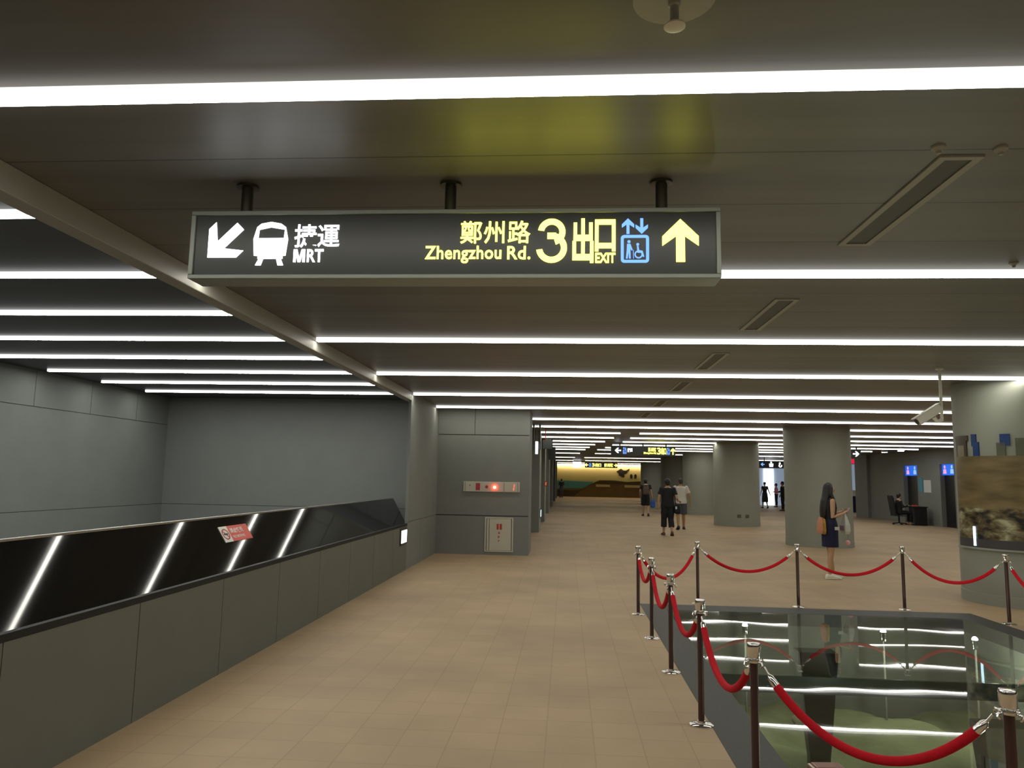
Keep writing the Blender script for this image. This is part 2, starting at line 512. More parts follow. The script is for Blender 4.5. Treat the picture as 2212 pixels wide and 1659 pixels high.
def smooth_angle(o, deg=40):
    me = o.data
    bm = bmesh.new(); bm.from_mesh(me)
    for f in bm.faces:
        f.smooth = True
    for e in bm.edges:
        if len(e.link_faces) == 2:
            e.smooth = e.calc_face_angle(0) < math.radians(deg)
    bm.to_mesh(me); bm.free()
    return o

def tag(o, label, cat, group=None, kind=None):
    o['label'] = label
    o['category'] = cat
    if group:
        o['group'] = group
    if kind:
        o['kind'] = kind
    return o

def thing(name, label, cat, loc=(0, 0, 0), rz=0.0, group=None, rot=None):
    o = bpy.data.objects.new(name, None)
    COL.objects.link(o)
    o.empty_display_size = 0.1
    o.location = loc
    o.rotation_euler = rot if rot else (0, 0, rz)
    return tag(o, label, cat, group)

def structure(o, label=None, cat=None):
    o['kind'] = 'structure'
    if label:
        o['label'] = label
    if cat:
        o['category'] = cat
    return o

def copy_tree(root):
    c = root.copy()
    COL.objects.link(c)
    for ch in list(root.children):
        d = ch.copy()
        COL.objects.link(d)
        d.parent = c
        for g in list(ch.children):
            e = g.copy()
            COL.objects.link(e)
            e.parent = d
    return c

def flat(name, polys, m, parent, y=0.0, t=0.003):
    """polygons in the x-z plane, thickness t, front face at -y side"""
    b = MB()
    for p in polys:
        b.prism(p, y - t, y)
    return b.build(name, m, parent)

def circle(cx, cz, r, n=24, a0=0, a1=2 * PI):
    full = abs(a1 - a0) > 6.28
    return [(cx + r * math.cos(a0 + (a1 - a0) * i / (n if full else n - 1)), cz + r * math.sin(a0 + (a1 - a0) * i / (n if full else n - 1))) for i in range(n)]

def arc_band(cx, cz, r0_, r1_, a0, a1, n=20):
    return circle(cx, cz, r1_, n, a0, a1) + list(reversed(circle(cx, cz, r0_, n, a0, a1)))

def rrect(x0, x1, z0, z1, r, n=5):
    p = []
    for cx, cz, a in ((x1 - r, z1 - r, 0), (x0 + r, z1 - r, PI / 2), (x0 + r, z0 + r, PI), (x1 - r, z0 + r, 1.5 * PI)):
        p += [(cx + r * math.cos(a + PI / 2 * i / n), cz + r * math.sin(a + PI / 2 * i / n)) for i in range(n + 1)]
    return p

def ring_quads(outer, inner):
    n = len(outer)
    return [[outer[i], outer[(i + 1) % n], inner[(i + 1) % n], inner[i]] for i in range(n)]

def lettering(body, bbox, m, parent, y=0.0, t=0.003, bold=0.0, name='lettering', spacing=1.0):
    """text turned into a mesh and fitted to bbox (x0,x1,z0,z1) in the x-z plane"""
    c = bpy.data.curves.new(name, 'FONT')
    c.body = body
    c.size = 1.0
    c.offset = bold
    c.space_character = spacing
    c.extrude = 0.0
    c.resolution_u = 3
    tmp = bpy.data.objects.new(name + '_tmp', c)
    COL.objects.link(tmp)
    dg = bpy.context.evaluated_depsgraph_get()
    me = bpy.data.meshes.new_from_object(tmp.evaluated_get(dg))
    bpy.data.objects.remove(tmp)
    bpy.data.curves.remove(c)
    xs = [v.co.x for v in me.vertices]
    ys = [v.co.y for v in me.vertices]
    x0, x1, z0, z1 = bbox
    sx = (x1 - x0) / (max(xs) - min(xs))
    sz = (z1 - z0) / (max(ys) - min(ys))
    mx, my = min(xs), min(ys)
    for v in me.vertices:
        v.co = Vector((x0 + (v.co.x - mx) * sx, y, z0 + (v.co.y - my) * sz))
    bm = bmesh.new()
    bm.from_mesh(me)
    bmesh.ops.remove_doubles(bm, verts=bm.verts, dist=1e-6)
    ext = bmesh.ops.extrude_face_region(bm, geom=list(bm.faces))
    vs = [g for g in ext['geom'] if isinstance(g, bmesh.types.BMVert)]
    bmesh.ops.translate(bm, verts=vs, vec=(0, -t, 0))
    bmesh.ops.recalc_face_normals(bm, faces=bm.faces)
    bm.to_mesh(me)
    bm.free()
    me.name = name
    me.materials.clear()
    me.materials.append(m)
    o = bpy.data.objects.new(name, me)
    COL.objects.link(o)
    o.parent = parent
    return o

# ------------------------------------------------------------------ room shell
CZ = 3.14           # ceiling height
FX0, FX1, FY0, FY1 = 0.985, 5.22, 3.45, 10.4    # opening of the floor display (outer edge of the granite)
b = MB()
for x0, x1, y0, y1 in ((-2.8, FX0, -6, 80), (FX0, FX1, FY1, 80), (FX0, FX1, -6, FY0), (FX1, 26, -6, 80)):
    b.box(x0, x1, y0, y1, -0.25, 0.0)
structure(b.build('floor', M['floor']))

b = MB()
b.box(-2.9, 26, -6, 80, CZ, CZ + 0.2)
structure(b.build('ceiling', M['ceiling']))
b = MB()
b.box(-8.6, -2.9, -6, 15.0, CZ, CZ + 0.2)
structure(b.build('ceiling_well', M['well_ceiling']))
b = MB()
b.box(-2.93, -2.8, -6, 13.33, 2.99, CZ)
b.box(-2.93, -2.845, 13.33, 14.75, 2.99, CZ)
structure(b.build('trim_1', M['bulkhead'], bevel=0.006))

# parapet beside the stairwell: grey panels with open joints below, leaning black glass above
b = MB()
b.box(-3.4, -2.845, -6, 14.42, -3.0, 0.685)
b.box(-2.845, -2.812, -6, 13.33, -3.0, 0.685)
b.box(-2.85, -2.812, -6, 13.33, 0.685, 0.755)
b.cur = 1
ys = [-6.1 + 1.2245 * i for i in range(8)]
js = [3.70 + 1.2245 * k for k in range(-8, 8)] + [13.34]
for a, c in zip([-6.0] + js, js):
    if c - a > 0.05:
        b.box(-2.812, -2.80, a + 0.004, c - 0.004, 0.0, 0.760)
structure(b.build('wall_left', [M['joint'], M['barrier']]))
rail = thing('parapet_glass', 'long leaning black glass panel topping the grey parapet beside the stairwell', 'glass panel', (0, 0, 0))
b = MB()
prof = [(-3.030, 0.690, 14.42), (-3.356, 1.194, 14.60), (-3.385, 1.194, 14.60), (-3.385, 0.690, 14.42)]
n = len(prof)
b.add([(x, -6, z) for x, z, e in prof] + [(x, e, z) for x, z, e in prof], [(0, 1, 2, 3), (7, 6, 5, 4)] + [(i + 4, (i + 1) % 4 + 4, (i + 1) % 4, i) for i in range(4)])
b.build('glass_face', M['black_glass'], rail)
b = MB()
b.prism([(-3.352, 1.190), (-3.349, 1.205), (-3.392, 1.205), (-3.392, 1.190)], -6, 14.6)
b.build('edge_strip', M['steel'], rail)
b = MB()
b.box(-2.84, -2.797, -6, 13.325, 0.762, 0.802)
b.build('lower_lip', M['black_lip'], rail)
# end of the parapet: full-height wall from the parapet to the recessed wall
b = MB()
b.cur = 1
b.box(-2.84, -2.812, 13.345, 16.3, -0.2, CZ)
b.box(-2.846, -2.80, 13.335, 13.345, -0.2, CZ)
b.box(-3.2, -2.84, 15.02, 16.3, -0.2, CZ)
for y0, y1, z0, z1 in ((13.345, 14.55, 0, 0.815), (14.56, 15.7, 0, 0.815), (15.71, 16.3, 0, 0.815), (13.345, 16.3, 0.83, CZ)):
    b.box(-2.812, -2.80, y0, y1, z0, z1)
structure(b.build('wall_left_end', [M['joint'], M['wall']]))
# stairwell walls
b = MB()
b.box(-8.6, -8.122, -6, 14.75, -3.0, CZ)
b.cur = 1
edges = [-6 + 0.0] + [10.86 + 1.375 * k for k in range(-12, 3)] + [14.75]
edges = sorted(e for e in edges if -6 <= e <= 14.75)
for a, c in zip(edges, edges[1:]):
    if c - a > 0.05:
        b.box(-8.122, -8.11, a + 0.006, c - 0.006, 2.585, CZ)
b.box(-8.122, -8.11, -6, 14.75, 1.0, 2.575)
b.box(-8.122, -8.11, -6, 14.75, -3.0, 0.992)
structure(b.build('wall_well_left', [M['joint'], M['wall']]))
b = MB()
b.box(-8.6, -2.84, 14.762, 15.0, -3.0, CZ)
b.cur = 1
b.box(-8.12, -2.84, 14.75, 14.762, -3.0, 0.992)
b.box(-8.12, -2.84, 14.75, 14.762, 1.0, CZ)
structure(b.build('wall_well_back', [M['joint'], M['wall']]))
b = MB()
b.box(-8.6, -2.84, -6.2, 15.0, -3.2, -3.0)
structure(b.build('floor_well', M['wall']))

# recessed wall with the fire-alarm strip, its end column and the colonnade behind it
b = MB()
b.box(-3.2, -0.815, 16.312, 17.45, -0.1, CZ)
b.cur = 1
for x0, x1, z0, z1 in ((-2.8, -0.80, 0.0, 0.812), (-2.8, -0.80, 0.832, 2.545), (-2.8, -2.006, 2.562, CZ), (-1.994, -0.80, 2.562, CZ)):
    b.box(x0, x1, 16.30, 16.312, z0, z1)
b.box(-0.815, -0.80, 16.312, 17.45, 0, CZ)
structure(b.build('wall_alcove', [M['joint'], M['wall']]))
b = MB()
b.box(-1.6, -1.3, 17.45, 74, 0, CZ)
for y in (23.4, 29.2, 36.6, 46.0, 57.0, 66.0):
    b.box(-1.3, -0.84, y, y + 1.5, 0, CZ)
    b.cur = 1
    b.box(-0.845, -0.828, y + 0.06, y + 1.44, 0, CZ)
    b.cur = 0
structure(b.build('wall_corridor', [M['wall'], M['column']]))
# closing walls behind and beyond
b = MB()
b.box(-8.6, 26, -6.3, -6.0, -3, CZ)
structure(b.build('wall_back', M['wall']))
b = MB()
b.box(26, 26.3, -6.3, 80, -0.1, CZ)
structure(b.build('wall_right', M['wall']))
b = MB()
b.box(-1.6, 26, 74.0, 74.3, -0.1, CZ)
structure(b.build('wall_far', M['wall']))

# lift wall on the right, with two recessed lift doors
LX = 15.2
b = MB()
segs = [(29.0, 30.95), (32.08, 34.1), (35.45, 39.2), (39.3, 40.9)]
for a, c in segs:
    b.box(LX, LX + 0.6, a, c, 0, CZ)
for a, c in ((30.95, 32.08), (34.1, 35.45)):
    b.box(LX, LX + 0.6, a, c, 2.52, CZ)
b.box(LX + 0.02, LX + 0.6, 39.2, 39.3, 0, CZ)
b.box(LX + 0.5, LX + 0.6, 29.0, 40.9, 0, CZ)
b.box(LX - 0.12, LX, 39.3, 40.9, 0, CZ)
structure(b.build('wall_lift', M['wall']))
b = MB()
b.box(LX + 0.3, 26, 28.7, 29.0, 0, CZ)
structure(b.build('wall_lift_side', M['wall']))
for i, (a, c) in enumerate(((30.95, 32.08), (34.1, 35.45))):
    d = bpy.data.objects.new('door_%d' % (i + 1), None)
    COL.objects.link(d)
    d.location = (LX + 0.18, (a + c) / 2, 0)
    structure(d, ('dark metal lift door nearest the photo column' if i == 0 else 'dark metal lift door beside the seated person'), 'lift door')
    w = (c - a) / 2
    for s in (-1, 1):
        bb = MB()
        bb.box(0, 0.04, min(0, s * w) + 0.003, max(0, s * w) - 0.003, 0.0, 2.08)
        bb.build('door_leaf', M['door_dark'], d)
    sg = thing('lift_sign', ('blue backlit restroom style sign above the lift door nearest the photo column' if i == 0 else 'blue backlit sign above the lift door behind the seated person'), 'sign', (LX + 0.1, (a + c) / 2, 2.08), group='blue signs above the lift doors')
    bb = MB(); bb.box(0, 0.12, -w, w, 0.0, 0.44); bb.build('sign_panel', M['blue_box'], sg)
    for yy, mm in ((w * 0.62, 'pink_glow'), (-w * 0.38, 'pale_glow')):
        bb = MB()
        bb.ell((-0.004, yy, 0.33), (0.006, 0.075, 0.075))
        bb.prism([(yy - 0.13, 0.06), (yy + 0.13, 0.06), (yy + 0.10, 0.24), (yy - 0.10, 0.24)], -0.008, 0.0, 'x')
        bb.build('pictogram', M[mm], sg)

# far shop front, bright, at the right of the big column
b = MB()
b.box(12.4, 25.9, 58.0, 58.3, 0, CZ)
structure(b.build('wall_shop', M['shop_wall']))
for i, (x0, x1) in enumerate(((14.74, 15.45), )):
    bb = MB()
    bb.box(x0, x1, 57.90, 57.985, 0.02, 2.7)
    tag(bb.build('light_panel', M['shop_white']), ('tall glowing white panel behind the pink shirted person' if i == 0 else 'tall glowing white panel at the far shop beside the lift wall'), 'light panel')

# ------------------------------------------------------------------ ceiling strip lights
ORD = ['first', 'second', 'third', 'fourth', 'fifth', 'sixth', 'seventh', 'eighth', 'ninth', 'tenth', 'eleventh', 'twelfth', 'thirteenth', 'fourteenth', 'fifteenth', 'sixteenth', 'seventeenth', 'eighteenth', 'nineteenth', 'twentieth', 'twenty-first', 'twenty-second', 'twenty-third', 'twenty-fourth', 'twenty-fifth', 'twenty-sixth', 'twenty-seventh']
def strip(x0, x1, y, label, group, m, w=0.075, h=0.045):
    bb = MB()
    bb.box(x0, x1, y - w / 2, y + w / 2, CZ - h, CZ - 0.003, skip=('b',))
    bb.cur = 1
    bb.add([(x0, y - w / 2, CZ - h), (x1, y - w / 2, CZ - h), (x1, y + w / 2, CZ - h), (x0, y + w / 2, CZ - h)], [(0, 3, 2, 1)])
    o = bb.build('strip_light', [M['lamp_well_side'] if m is M['lamp_well'] else M['lamp_side'], m])
    return tag(o, label, 'ceiling light', group)
G1 = 'strip lights across the concourse ceiling'
for k in range(-2, 26):
    y = 2.72 + 2.67 * k - (0.26 if k == 5 else 0)
    x0 = -2.78 if y < 16.2 else (-0.78 if y < 17.5 else -1.28)
    if k < 0:
        strip(x0, 15.6, y, 'white strip light across the concourse ceiling behind the viewpoint', G1, M['lamp'])
        continue
    if k > 13 and k % 3:
        continue
    n = ORD[k]
    x1 = 15.6 if y < 29 else (15.5 if y < 42 else 25.5)
    if y > 29 and y < 42:
        x1 = [14.9, 14.4, 13.6, 12.6, 11.8][min(4, int((y - 29) / 2.67))]
    if k < 8:
        strip(x0, x1, y, 'long white strip light, %s row across the concourse ceiling' % n, G1, M['lamp'])
    else:
        g0 = 1.75 - 0.14 * (k - 8) + random.uniform(-0.15, 0.15)
        g0 = max(0.55, g0)
        g1 = g0 + 0.65 + random.uniform(-0.1, 0.25)
        strip(x0, g0, y, 'short white strip light left of the dark gap, %s ceiling row' % n, G1, M['lamp'])
        strip(g1, x1, y, 'long white strip light right of the dark gap, %s ceiling row' % n, G1, M['lamp'])
G2 = 'strip lights over the stairwell'
for k in range(-3, 8):
    y = 4.06 + 1.333 * k
    lab = 'white strip light over the stairwell, %s row from the camera' % ORD[k] if k >= 0 else 'white strip light over the stairwell behind the viewpoint'
    strip(-7.83, -2.95, y, lab, G2, M['lamp_well'], w=0.06, h=0.04)

# ------------------------------------------------------------------ ceiling slot diffusers and detectors
SL = [(3.45, 4.78), (6.23, 7.53), (8.91, 10.23), (11.5, 12.75), (14.2, 15.4), (16.8, 18.1)]
for i, (y0, y1) in enumerate(SL):
    t = thing('ceiling_slot_vent', ['long framed slot vent in the ceiling right of the exit sign', 'framed slot vent in the ceiling between second and third light rows', 'framed slot vent in the ceiling between third and fourth light rows', 'framed slot vent in the ceiling between fourth and fifth light rows', 'thin slot vent in the ceiling between fifth and sixth light rows', 'thin slot vent in the ceiling between sixth and seventh light rows'][i], 'vent', (1.81, (y0 + y1) / 2, CZ), group='slot vents down the ceiling')
    hl = (y1 - y0) / 2
    b = MB()
    b.box(-0.10, -0.062, -hl, hl, -0.010, 0)
    b.box(0.062, 0.10, -hl, hl, -0.010, 0)
    b.box(-0.062, 0.062, -hl, -hl + 0.035, -0.010, 0)
    b.box(-0.062, 0.062, hl - 0.035, hl, -0.010, 0)
    b.build('vent_frame', M['vent_frame'], t)
    b = MB()
    b.box(-0.062, 0.062, -hl + 0.035, hl - 0.035, -0.003, 0)
    b.build('vent_slot', M['vent_slot'], t)
t = thing('sprinkler', 'pendant sprinkler with round pale disc below the ceiling at top', 'sprinkler', (0.327, 2.24, CZ))
b = MB(); b.lathe([(0.13, -0.006), (0.13, 0.0)], 32); b.build('ceiling_plate', M['bulkhead'], t, smooth=False)
b = MB(); b.lathe([(0.020, 0.0), (0.020, -0.025), (0.014, -0.03), (0.014, -0.075), (0.018, -0.08), (0.018, -0.09)], 16); smooth_angle(b.build('stem', M['bulkhead'], t))
b = MB(); b.lathe([(0.018, -0.088), (0.030, -0.090), (0.034, -0.094), (0.034, -0.098), (0.02, -0.102)], 24); smooth_angle(b.build('disc', M['white'], t))
for (x, y, lab) in ((1.66, 3.36, 'small white ceiling nozzle left of the first slot vent'), (1.94, 3.38, 'small white ceiling nozzle right of the first slot vent'), (3.02, 5.2, 'small white ceiling nozzle above the second light row at right')):
    b = MB()
    b.lathe([(0.030, 0), (0.030, -0.008), (0.012, -0.02), (0.010, -0.032)], 16, c=(0, 0, 0))
    o = b.build('ceiling_nozzle', M['vent_frame'], loc=(x, y, CZ))
    tag(smooth_angle(o), lab, 'nozzle', 'ceiling nozzles')

# ------------------------------------------------------------------ pictograms
def up_arrow(cx, z0, z1, w):
    h = z1 - z0
    s = w * 0.24 / 2
    return [(cx, z1), (cx + w / 2, z1 - w * 0.5), (cx + w / 2, z1 - w * 0.5 - h * 0.22), (cx + s, z1 - h * 0.40), (cx + s, z0), (cx - s, z0), (cx - s, z1 - h * 0.40), (cx - w / 2, z1 - w * 0.5 - h * 0.22), (cx - w / 2, z1 - w * 0.5)]

def rot_pts(pts, cx, cz, a):
    c, s = math.cos(a), math.sin(a)
    return [(cx + (x - cx) * c - (z - cz) * s, cz + (x - cx) * s + (z - cz) * c) for x, z in pts]

def train_icon(x0, x1, z0, z1):
    """front view of a train: rounded shell, windscreen opening, stepped skirt and two feet"""
    w, h = x1 - x0, z1 - z0
    P = lambda u, v: (x0 + u * w, z0 + v * h)
    out = []
    out.append([P(0.10, 0.88), P(0.22, 0.96), P(0.5, 1.0), P(0.78, 0.96), P(0.92, 0.88), P(0.90, 0.82), P(0.5, 0.875), P(0.17, 0.82)])
    out.append([P(0.10, 0.88), P(0.17, 0.82), P(0.15, 0.625), P(0.01, 0.60)])
    out.append([P(0.92, 0.88), P(1.0, 0.60), P(0.88, 0.625), P(0.90, 0.82)])
    out.append([P(0.01, 0.60), P(0.15, 0.625), P(0.88, 0.625), P(1.0, 0.60), P(0.95, 0.22), P(0.87, 0.215), P(0.87, 0.15), P(0.16, 0.15), P(0.16, 0.215), P(0.05, 0.22)])
    out.append([P(0.19, 0.15), P(0.32, 0.15), P(0.26, 0.0), P(0.10, 0.0)])
    out.append([P(0.69, 0.15), P(0.82, 0.15), P(0.90, 0.0), P(0.74, 0.0)])
    return out

def lift_icon(x0, x1, z0, zb, z1, w=1.0):
    """two arrows over a rounded box with a standing and a wheelchair pictogram"""
    out = []
    ww = x1 - x0
    aw = ww * 0.44
    out.append(up_arrow(x0 + aw / 2 + 0.005, zb + 0.006, z1, aw))
    dn = up_arrow(x1 - aw / 2 - 0.005, zb + 0.006, z1, aw)
    c = (zb + 0.006 + z1) / 2
    out.append([(x, 2 * c - z) for x, z in dn])
    o = rrect(x0, x1, z0, zb, ww * 0.12)
    t = ww * 0.105
    i = rrect(x0 + t, x1 - t, z0 + t, zb - t, ww * 0.03)
    out += ring_quads(o, i)
    hh = zb - z0
    # standing figure
    px = x0 + ww * 0.29
    out.append(circle(px, z0 + hh * 0.76, hh * 0.055, 12))
    out.append([(px - ww * .07, z0 + hh * .68), (px + ww * .05, z0 + hh * .68), (px + ww * .13, z0 + hh * .46), (px + ww * .09, z0 + hh * .44), (px + ww * .05, z0 + hh * .52), (px + ww * .06, z0 + hh * .15), (px + ww * .0, z0 + hh * .15), (px - ww * .01, z0 + hh * .40), (px - ww * .05, z0 + hh * .15), (px - ww * .11, z0 + hh * .15), (px - ww * .08, z0 + hh * .45)])
    out.append([(px + ww * .14, z0 + hh * .46), (px + ww * .16, z0 + hh * .46), (px + ww * .17, z0 + hh * .15), (px + ww * .15, z0 + hh * .15)])
    # wheelchair figure
    qx, qz = x0 + ww * 0.63, z0 + hh * 0.30
    out.append(arc_band(qx, qz, hh * 0.10, hh * 0.145, math.radians(110), math.radians(400), 18))
    out.append(circle(qx - ww * .03, z0 + hh * .66, hh * 0.05, 12))
    out.append([(qx - ww * .06, z0 + hh * .60), (qx + ww * .0, z0 + hh * .60), (qx + ww * .02, z0 + hh * .45), (qx + ww * .14, z0 + hh * .43), (qx + ww * .20, z0 + hh * .22), (qx + ww * .15, z0 + hh * .21), (qx + ww * .10, z0 + hh * .36), (qx - ww * .04, z0 + hh * .36)])
    return out

# ------------------------------------------------------------------ the hanging exit sign
SW, SH = 2.705, 0.360
t = thing('hanging_exit_sign', 'large lit hanging sign over the concourse with station and exit directions', 'sign', (-0.605, 3.66, 2.612))
b = MB()
b.box(-SW / 2, SW / 2, 0.0, 0.15, 0, SH)
b.build('sign_box', M['sign_frame'], t, bevel=0.004)
b = MB()
FR = 0.022
b.box(-SW / 2, SW / 2, -0.018, 0.0, 0, FR)
b.box(-SW / 2, SW / 2, -0.018, 0.0, SH - FR, SH)
b.box(-SW / 2, -SW / 2 + FR, -0.018, 0.0, FR, SH - FR)
b.box(SW / 2 - FR, SW / 2, -0.018, 0.0, FR, SH - FR)
b.build('sign_frame', M['sign_frame'], t, bevel=0.003)
b = MB()
b.box(-SW / 2 + FR, SW / 2 - FR, -0.006, 0.0, FR, SH - FR)
face = b.build('sign_face', M['sign_face'], t)
Y0 = -0.0065
def lat(n, *a, **k):
    o = lettering(*a, parent=t, y=Y0, **k)
    return o
ar = rot_pts(up_arrow(-1.174, 0.197 - 0.118, 0.197 + 0.118, 0.215), -1.174, 0.197, math.radians(135))
flat('arrow', [ar], M['txt_white'], t, Y0)['label'] = 'white arrow pointing down left'
flat('train_pictogram', train_icon(-1.020, -0.835, 0.072, 0.302), M['txt_white'], t, Y0)['label'] = 'white train front pictogram'
lat('a', '捷運', (-0.802, -0.565, 0.165, 0.288), M['txt_white'], bold=0.010)
mx0, mx1, mz0, mz1 = -0.802, -0.741, 0.088, 0.156
flat('lettering', [[(mx0, mz0), (mx0 + .013, mz0), (mx0 + .013, mz1 - .022), (mx0 + .0235, mz0), (mx1 - .0235, mz0), (mx1 - .013, mz1 - .022), (mx1 - .013, mz0), (mx1, mz0), (mx1, mz1), (mx1 - .019, mz1), ((mx0 + mx1) / 2, mz0 + .022), (mx0 + .019, mz1), (mx0, mz1)]], M['txt_white'], t, Y0)
lat('a', 'RT', (-0.731, -0.645, 0.088, 0.156), M['txt_white'], bold=0.02)
lat('a', '鄭州路', (0.058, 0.412, 0.182, 0.300), M['txt_yellow'], bold=0.009, spacing=1.06)
lat('a', 'Zhengzhou', (-0.120, 0.268, 0.080, 0.170), M['txt_yellow'], bold=0.014, spacing=1.05)
lat('a', 'Rd.', (0.298, 0.414, 0.099, 0.168), M['txt_yellow'], bold=0.014, spacing=1.05)
def three(cx, z0, z1, w_):
    """geometric numeral 3 from two arcs and a short bar"""
    h_ = z1 - z0
    r2, r1 = w_ / 2, w_ * 0.445
    t_ = w_ * 0.195
    zc2, zc1 = z0 + r2, z1 - r1
    return [arc_band(cx, zc2, r2 - t_, r2, math.radians(-172), math.radians(78), 26), arc_band(cx, zc1, r1 - t_, r1, math.radians(-72), math.radians(172), 26), [(cx - w_ * 0.14, zc2 + r2 - t_ - 0.001), (cx + w_ * 0.14, zc2 + r2 - t_ - 0.001), (cx + w_ * 0.14, zc2 + r2 + 0.001), (cx - w_ * 0.14, zc2 + r2 + 0.001)]]
flat('lettering', three(0.520, 0.081, 0.309, 0.154), M['txt_yellow'], t, Y0)
lat('a', '出', (0.624, 0.729, 0.080, 0.309), M['txt_yellow'], bold=0.03)
lat('a', '口', (0.736, 0.838, 0.138, 0.303), M['txt_yellow'], bold=0.03)
lat('a', 'EXIT', (0.738, 0.838, 0.080, 0.131), M['txt_yellow'], bold=0.03)
flat('lift_pictogram', lift_icon(0.864, 1.003, 0.080, 0.222, 0.308), M['txt_blue'], t, Y0)['label'] = 'blue lift pictogram with arrows'
flat('arrow', [up_arrow(1.157, 0.084, 0.303, 0.178)], M['txt_yellow'], t, Y0)['label'] = 'yellow arrow pointing up'
for x in (-1.10, -0.01, 1.075):
    b = MB()
    top = CZ - 2.612
    b.lathe([(0.030, SH), (0.030, top - 0.015), (0.058, top - 0.013), (0.058, top)], 20, c=(x, 0.07, 0))
    smooth_angle(b.build('hanger', M['dark_metal'], t))

def hanging_sign(label, loc, w, h, items, cat='sign', depth=0.14, hang=2, name='hanging_sign', group='hanging signs down the concourse', rz=0.0):
    s = thing(name, label, cat, loc, rz, group)
    bb = MB(); bb.box(-w / 2, w / 2, 0, depth, 0, h); bb.build('sign_box', M['sign_face'], s, bevel=0.004)
    for it in items:
        kind = it[0]
        if kind == 'text':
            lettering(it[1], it[2], M[it[3]], s, y=-0.002, bold=0.025)
        else:
            flat(kind, it[1], M[it[2]], s, -0.002)
    top = CZ - loc[2]
    for i in range(hang):
        x = -w * 0.36 + (w * 0.72) * i / (hang - 1) if hang > 1 else 0
        bb = MB(); bb.lathe([(0.025, h), (0.025, top)], 12, c=(x, depth / 2, 0))
        smooth_angle(bb.build('hanger', M['dark_metal'], s))
    return s

w, h = 2.55, 0.39
def lr_arrow(cx, cz, size, ang):
    return rot_pts(up_arrow(cx, cz - size / 2, cz + size / 2, size * 0.85), cx, cz, ang)
hanging_sign('lit hanging sign far down the concourse with yellow exit text', (3.05, 30.5, 2.625), w, h, [
    ('arrow', [lr_arrow(-1.0, 0.20, 0.24, PI / 2)], 'txt_white'),
    ('lift_pictogram', lift_icon(-0.80, -0.66, 0.07, 0.22, 0.33), 'txt_blue'),
    ('text', '捷運', (-0.62, -0.42, 0.14, 0.29), 'txt_white'),
    ('text', '鄭州路', (0.20, 0.53, 0.17, 0.33), 'txt_yellow'),
    ('text', 'Zhengzhou', (0.02, 0.40, 0.06, 0.15), 'txt_yellow'),
    ('text', 'Rd.', (0.43, 0.53, 0.075, 0.148), 'txt_yellow'),
    ('text', '3', (0.56, 0.70, 0.06, 0.33), 'txt_yellow'),
    ('text', '出口', (0.72, 0.91, 0.06, 0.33), 'txt_yellow'),
    ('lift_pictogram', lift_icon(0.94, 1.06, 0.06, 0.21, 0.33), 'txt_blue'),
    ('arrow', [up_arrow(1.18, 0.06, 0.32, 0.17)], 'txt_yellow')], hang=3)
hanging_sign('distant lit hanging sign with yellow text before the mural', (2.72, 60.0, 2.60), 2.55, 0.40, [
    ('arrow', [lr_arrow(-1.15, 0.21, 0.26, PI / 2)], 'txt_yellow'),
    ('lift_pictogram', lift_icon(-0.95, -0.78, 0.08, 0.24, 0.35), 'txt_blue'),
    ('text', '3', (-0.70, -0.52, 0.08, 0.34), 'txt_yellow'),
    ('text', '出口', (-0.46, 0.0, 0.08, 0.34), 'txt_yellow'),
    ('text', '鄭州路', (0.25, 0.95, 0.08, 0.34), 'txt_yellow'),
    ('arrow', [lr_arrow(1.15, 0.21, 0.26, -PI / 2)], 'txt_yellow')], hang=2)
s = thing('lit_box_sign', 'small white lit box sign hanging before the mural', 'sign', (0.82, 60.0, 2.58), 0, 'hanging signs down the concourse')
b = MB(); b.box(-0.33, 0.33, 0, 0.12, 0, 0.46); b.build('sign_box', M['lightbox'], s)
b = MB(); b.lathe([(0.025, 0.46), (0.025, CZ - 2.58)], 12, c=(0, 0.06, 0)); b.build('hanger', M['dark_metal'], s)
hanging_sign('black hanging sign with white pictograms beside the tall column', (12.6, 46.0, 2.52), 2.3, 0.42, [
    ('arrow', [lr_arrow(-0.95, 0.22, 0.22, PI / 2)], 'txt_blue'),
    ('pictogram', [circle(-0.45, 0.34, 0.05, 12), [(-0.55, 0.08), (-0.35, 0.08), (-0.33, 0.27), (-0.57, 0.27)]], 'txt_white'),
    ('pictogram', [circle(0.05, 0.30, 0.05, 12), arc_band(0.08, 0.16, 0.06, 0.10, 1.9, 6.8, 14), [(0.0, 0.16), (0.06, 0.16), (0.08, 0.26), (0.02, 0.26)]], 'txt_white'),
    ('pictogram', [circle(0.50, 0.34, 0.05, 12), [(0.38, 0.08), (0.62, 0.08), (0.58, 0.27), (0.42, 0.27)], circle(0.66, 0.34, 0.05, 12), [(0.60, 0.08), (0.76, 0.08), (0.74, 0.27), (0.60, 0.27)]], 'txt_white'),
    ('arrow', [lr_arrow(0.95, 0.22, 0.24, -PI / 2)], 'txt_white')], hang=2)
hanging_sign('black hanging sign with white right arrow before the lift wall', (11.18, 31.0, 2.68), 1.04, 0.34, [
    ('lift_pictogram', lift_icon(-0.26, -0.10, 0.05, 0.2, 0.31), 'txt_blue'),
    ('pictogram', [circle(0.04, 0.26, 0.035, 12), [(-0.03, 0.06), (0.11, 0.06), (0.09, 0.21), (-0.01, 0.21)]], 'txt_blue'),
    ('arrow', [lr_arrow(0.33, 0.17, 0.24, -PI / 2)], 'txt_white')], hang=2)
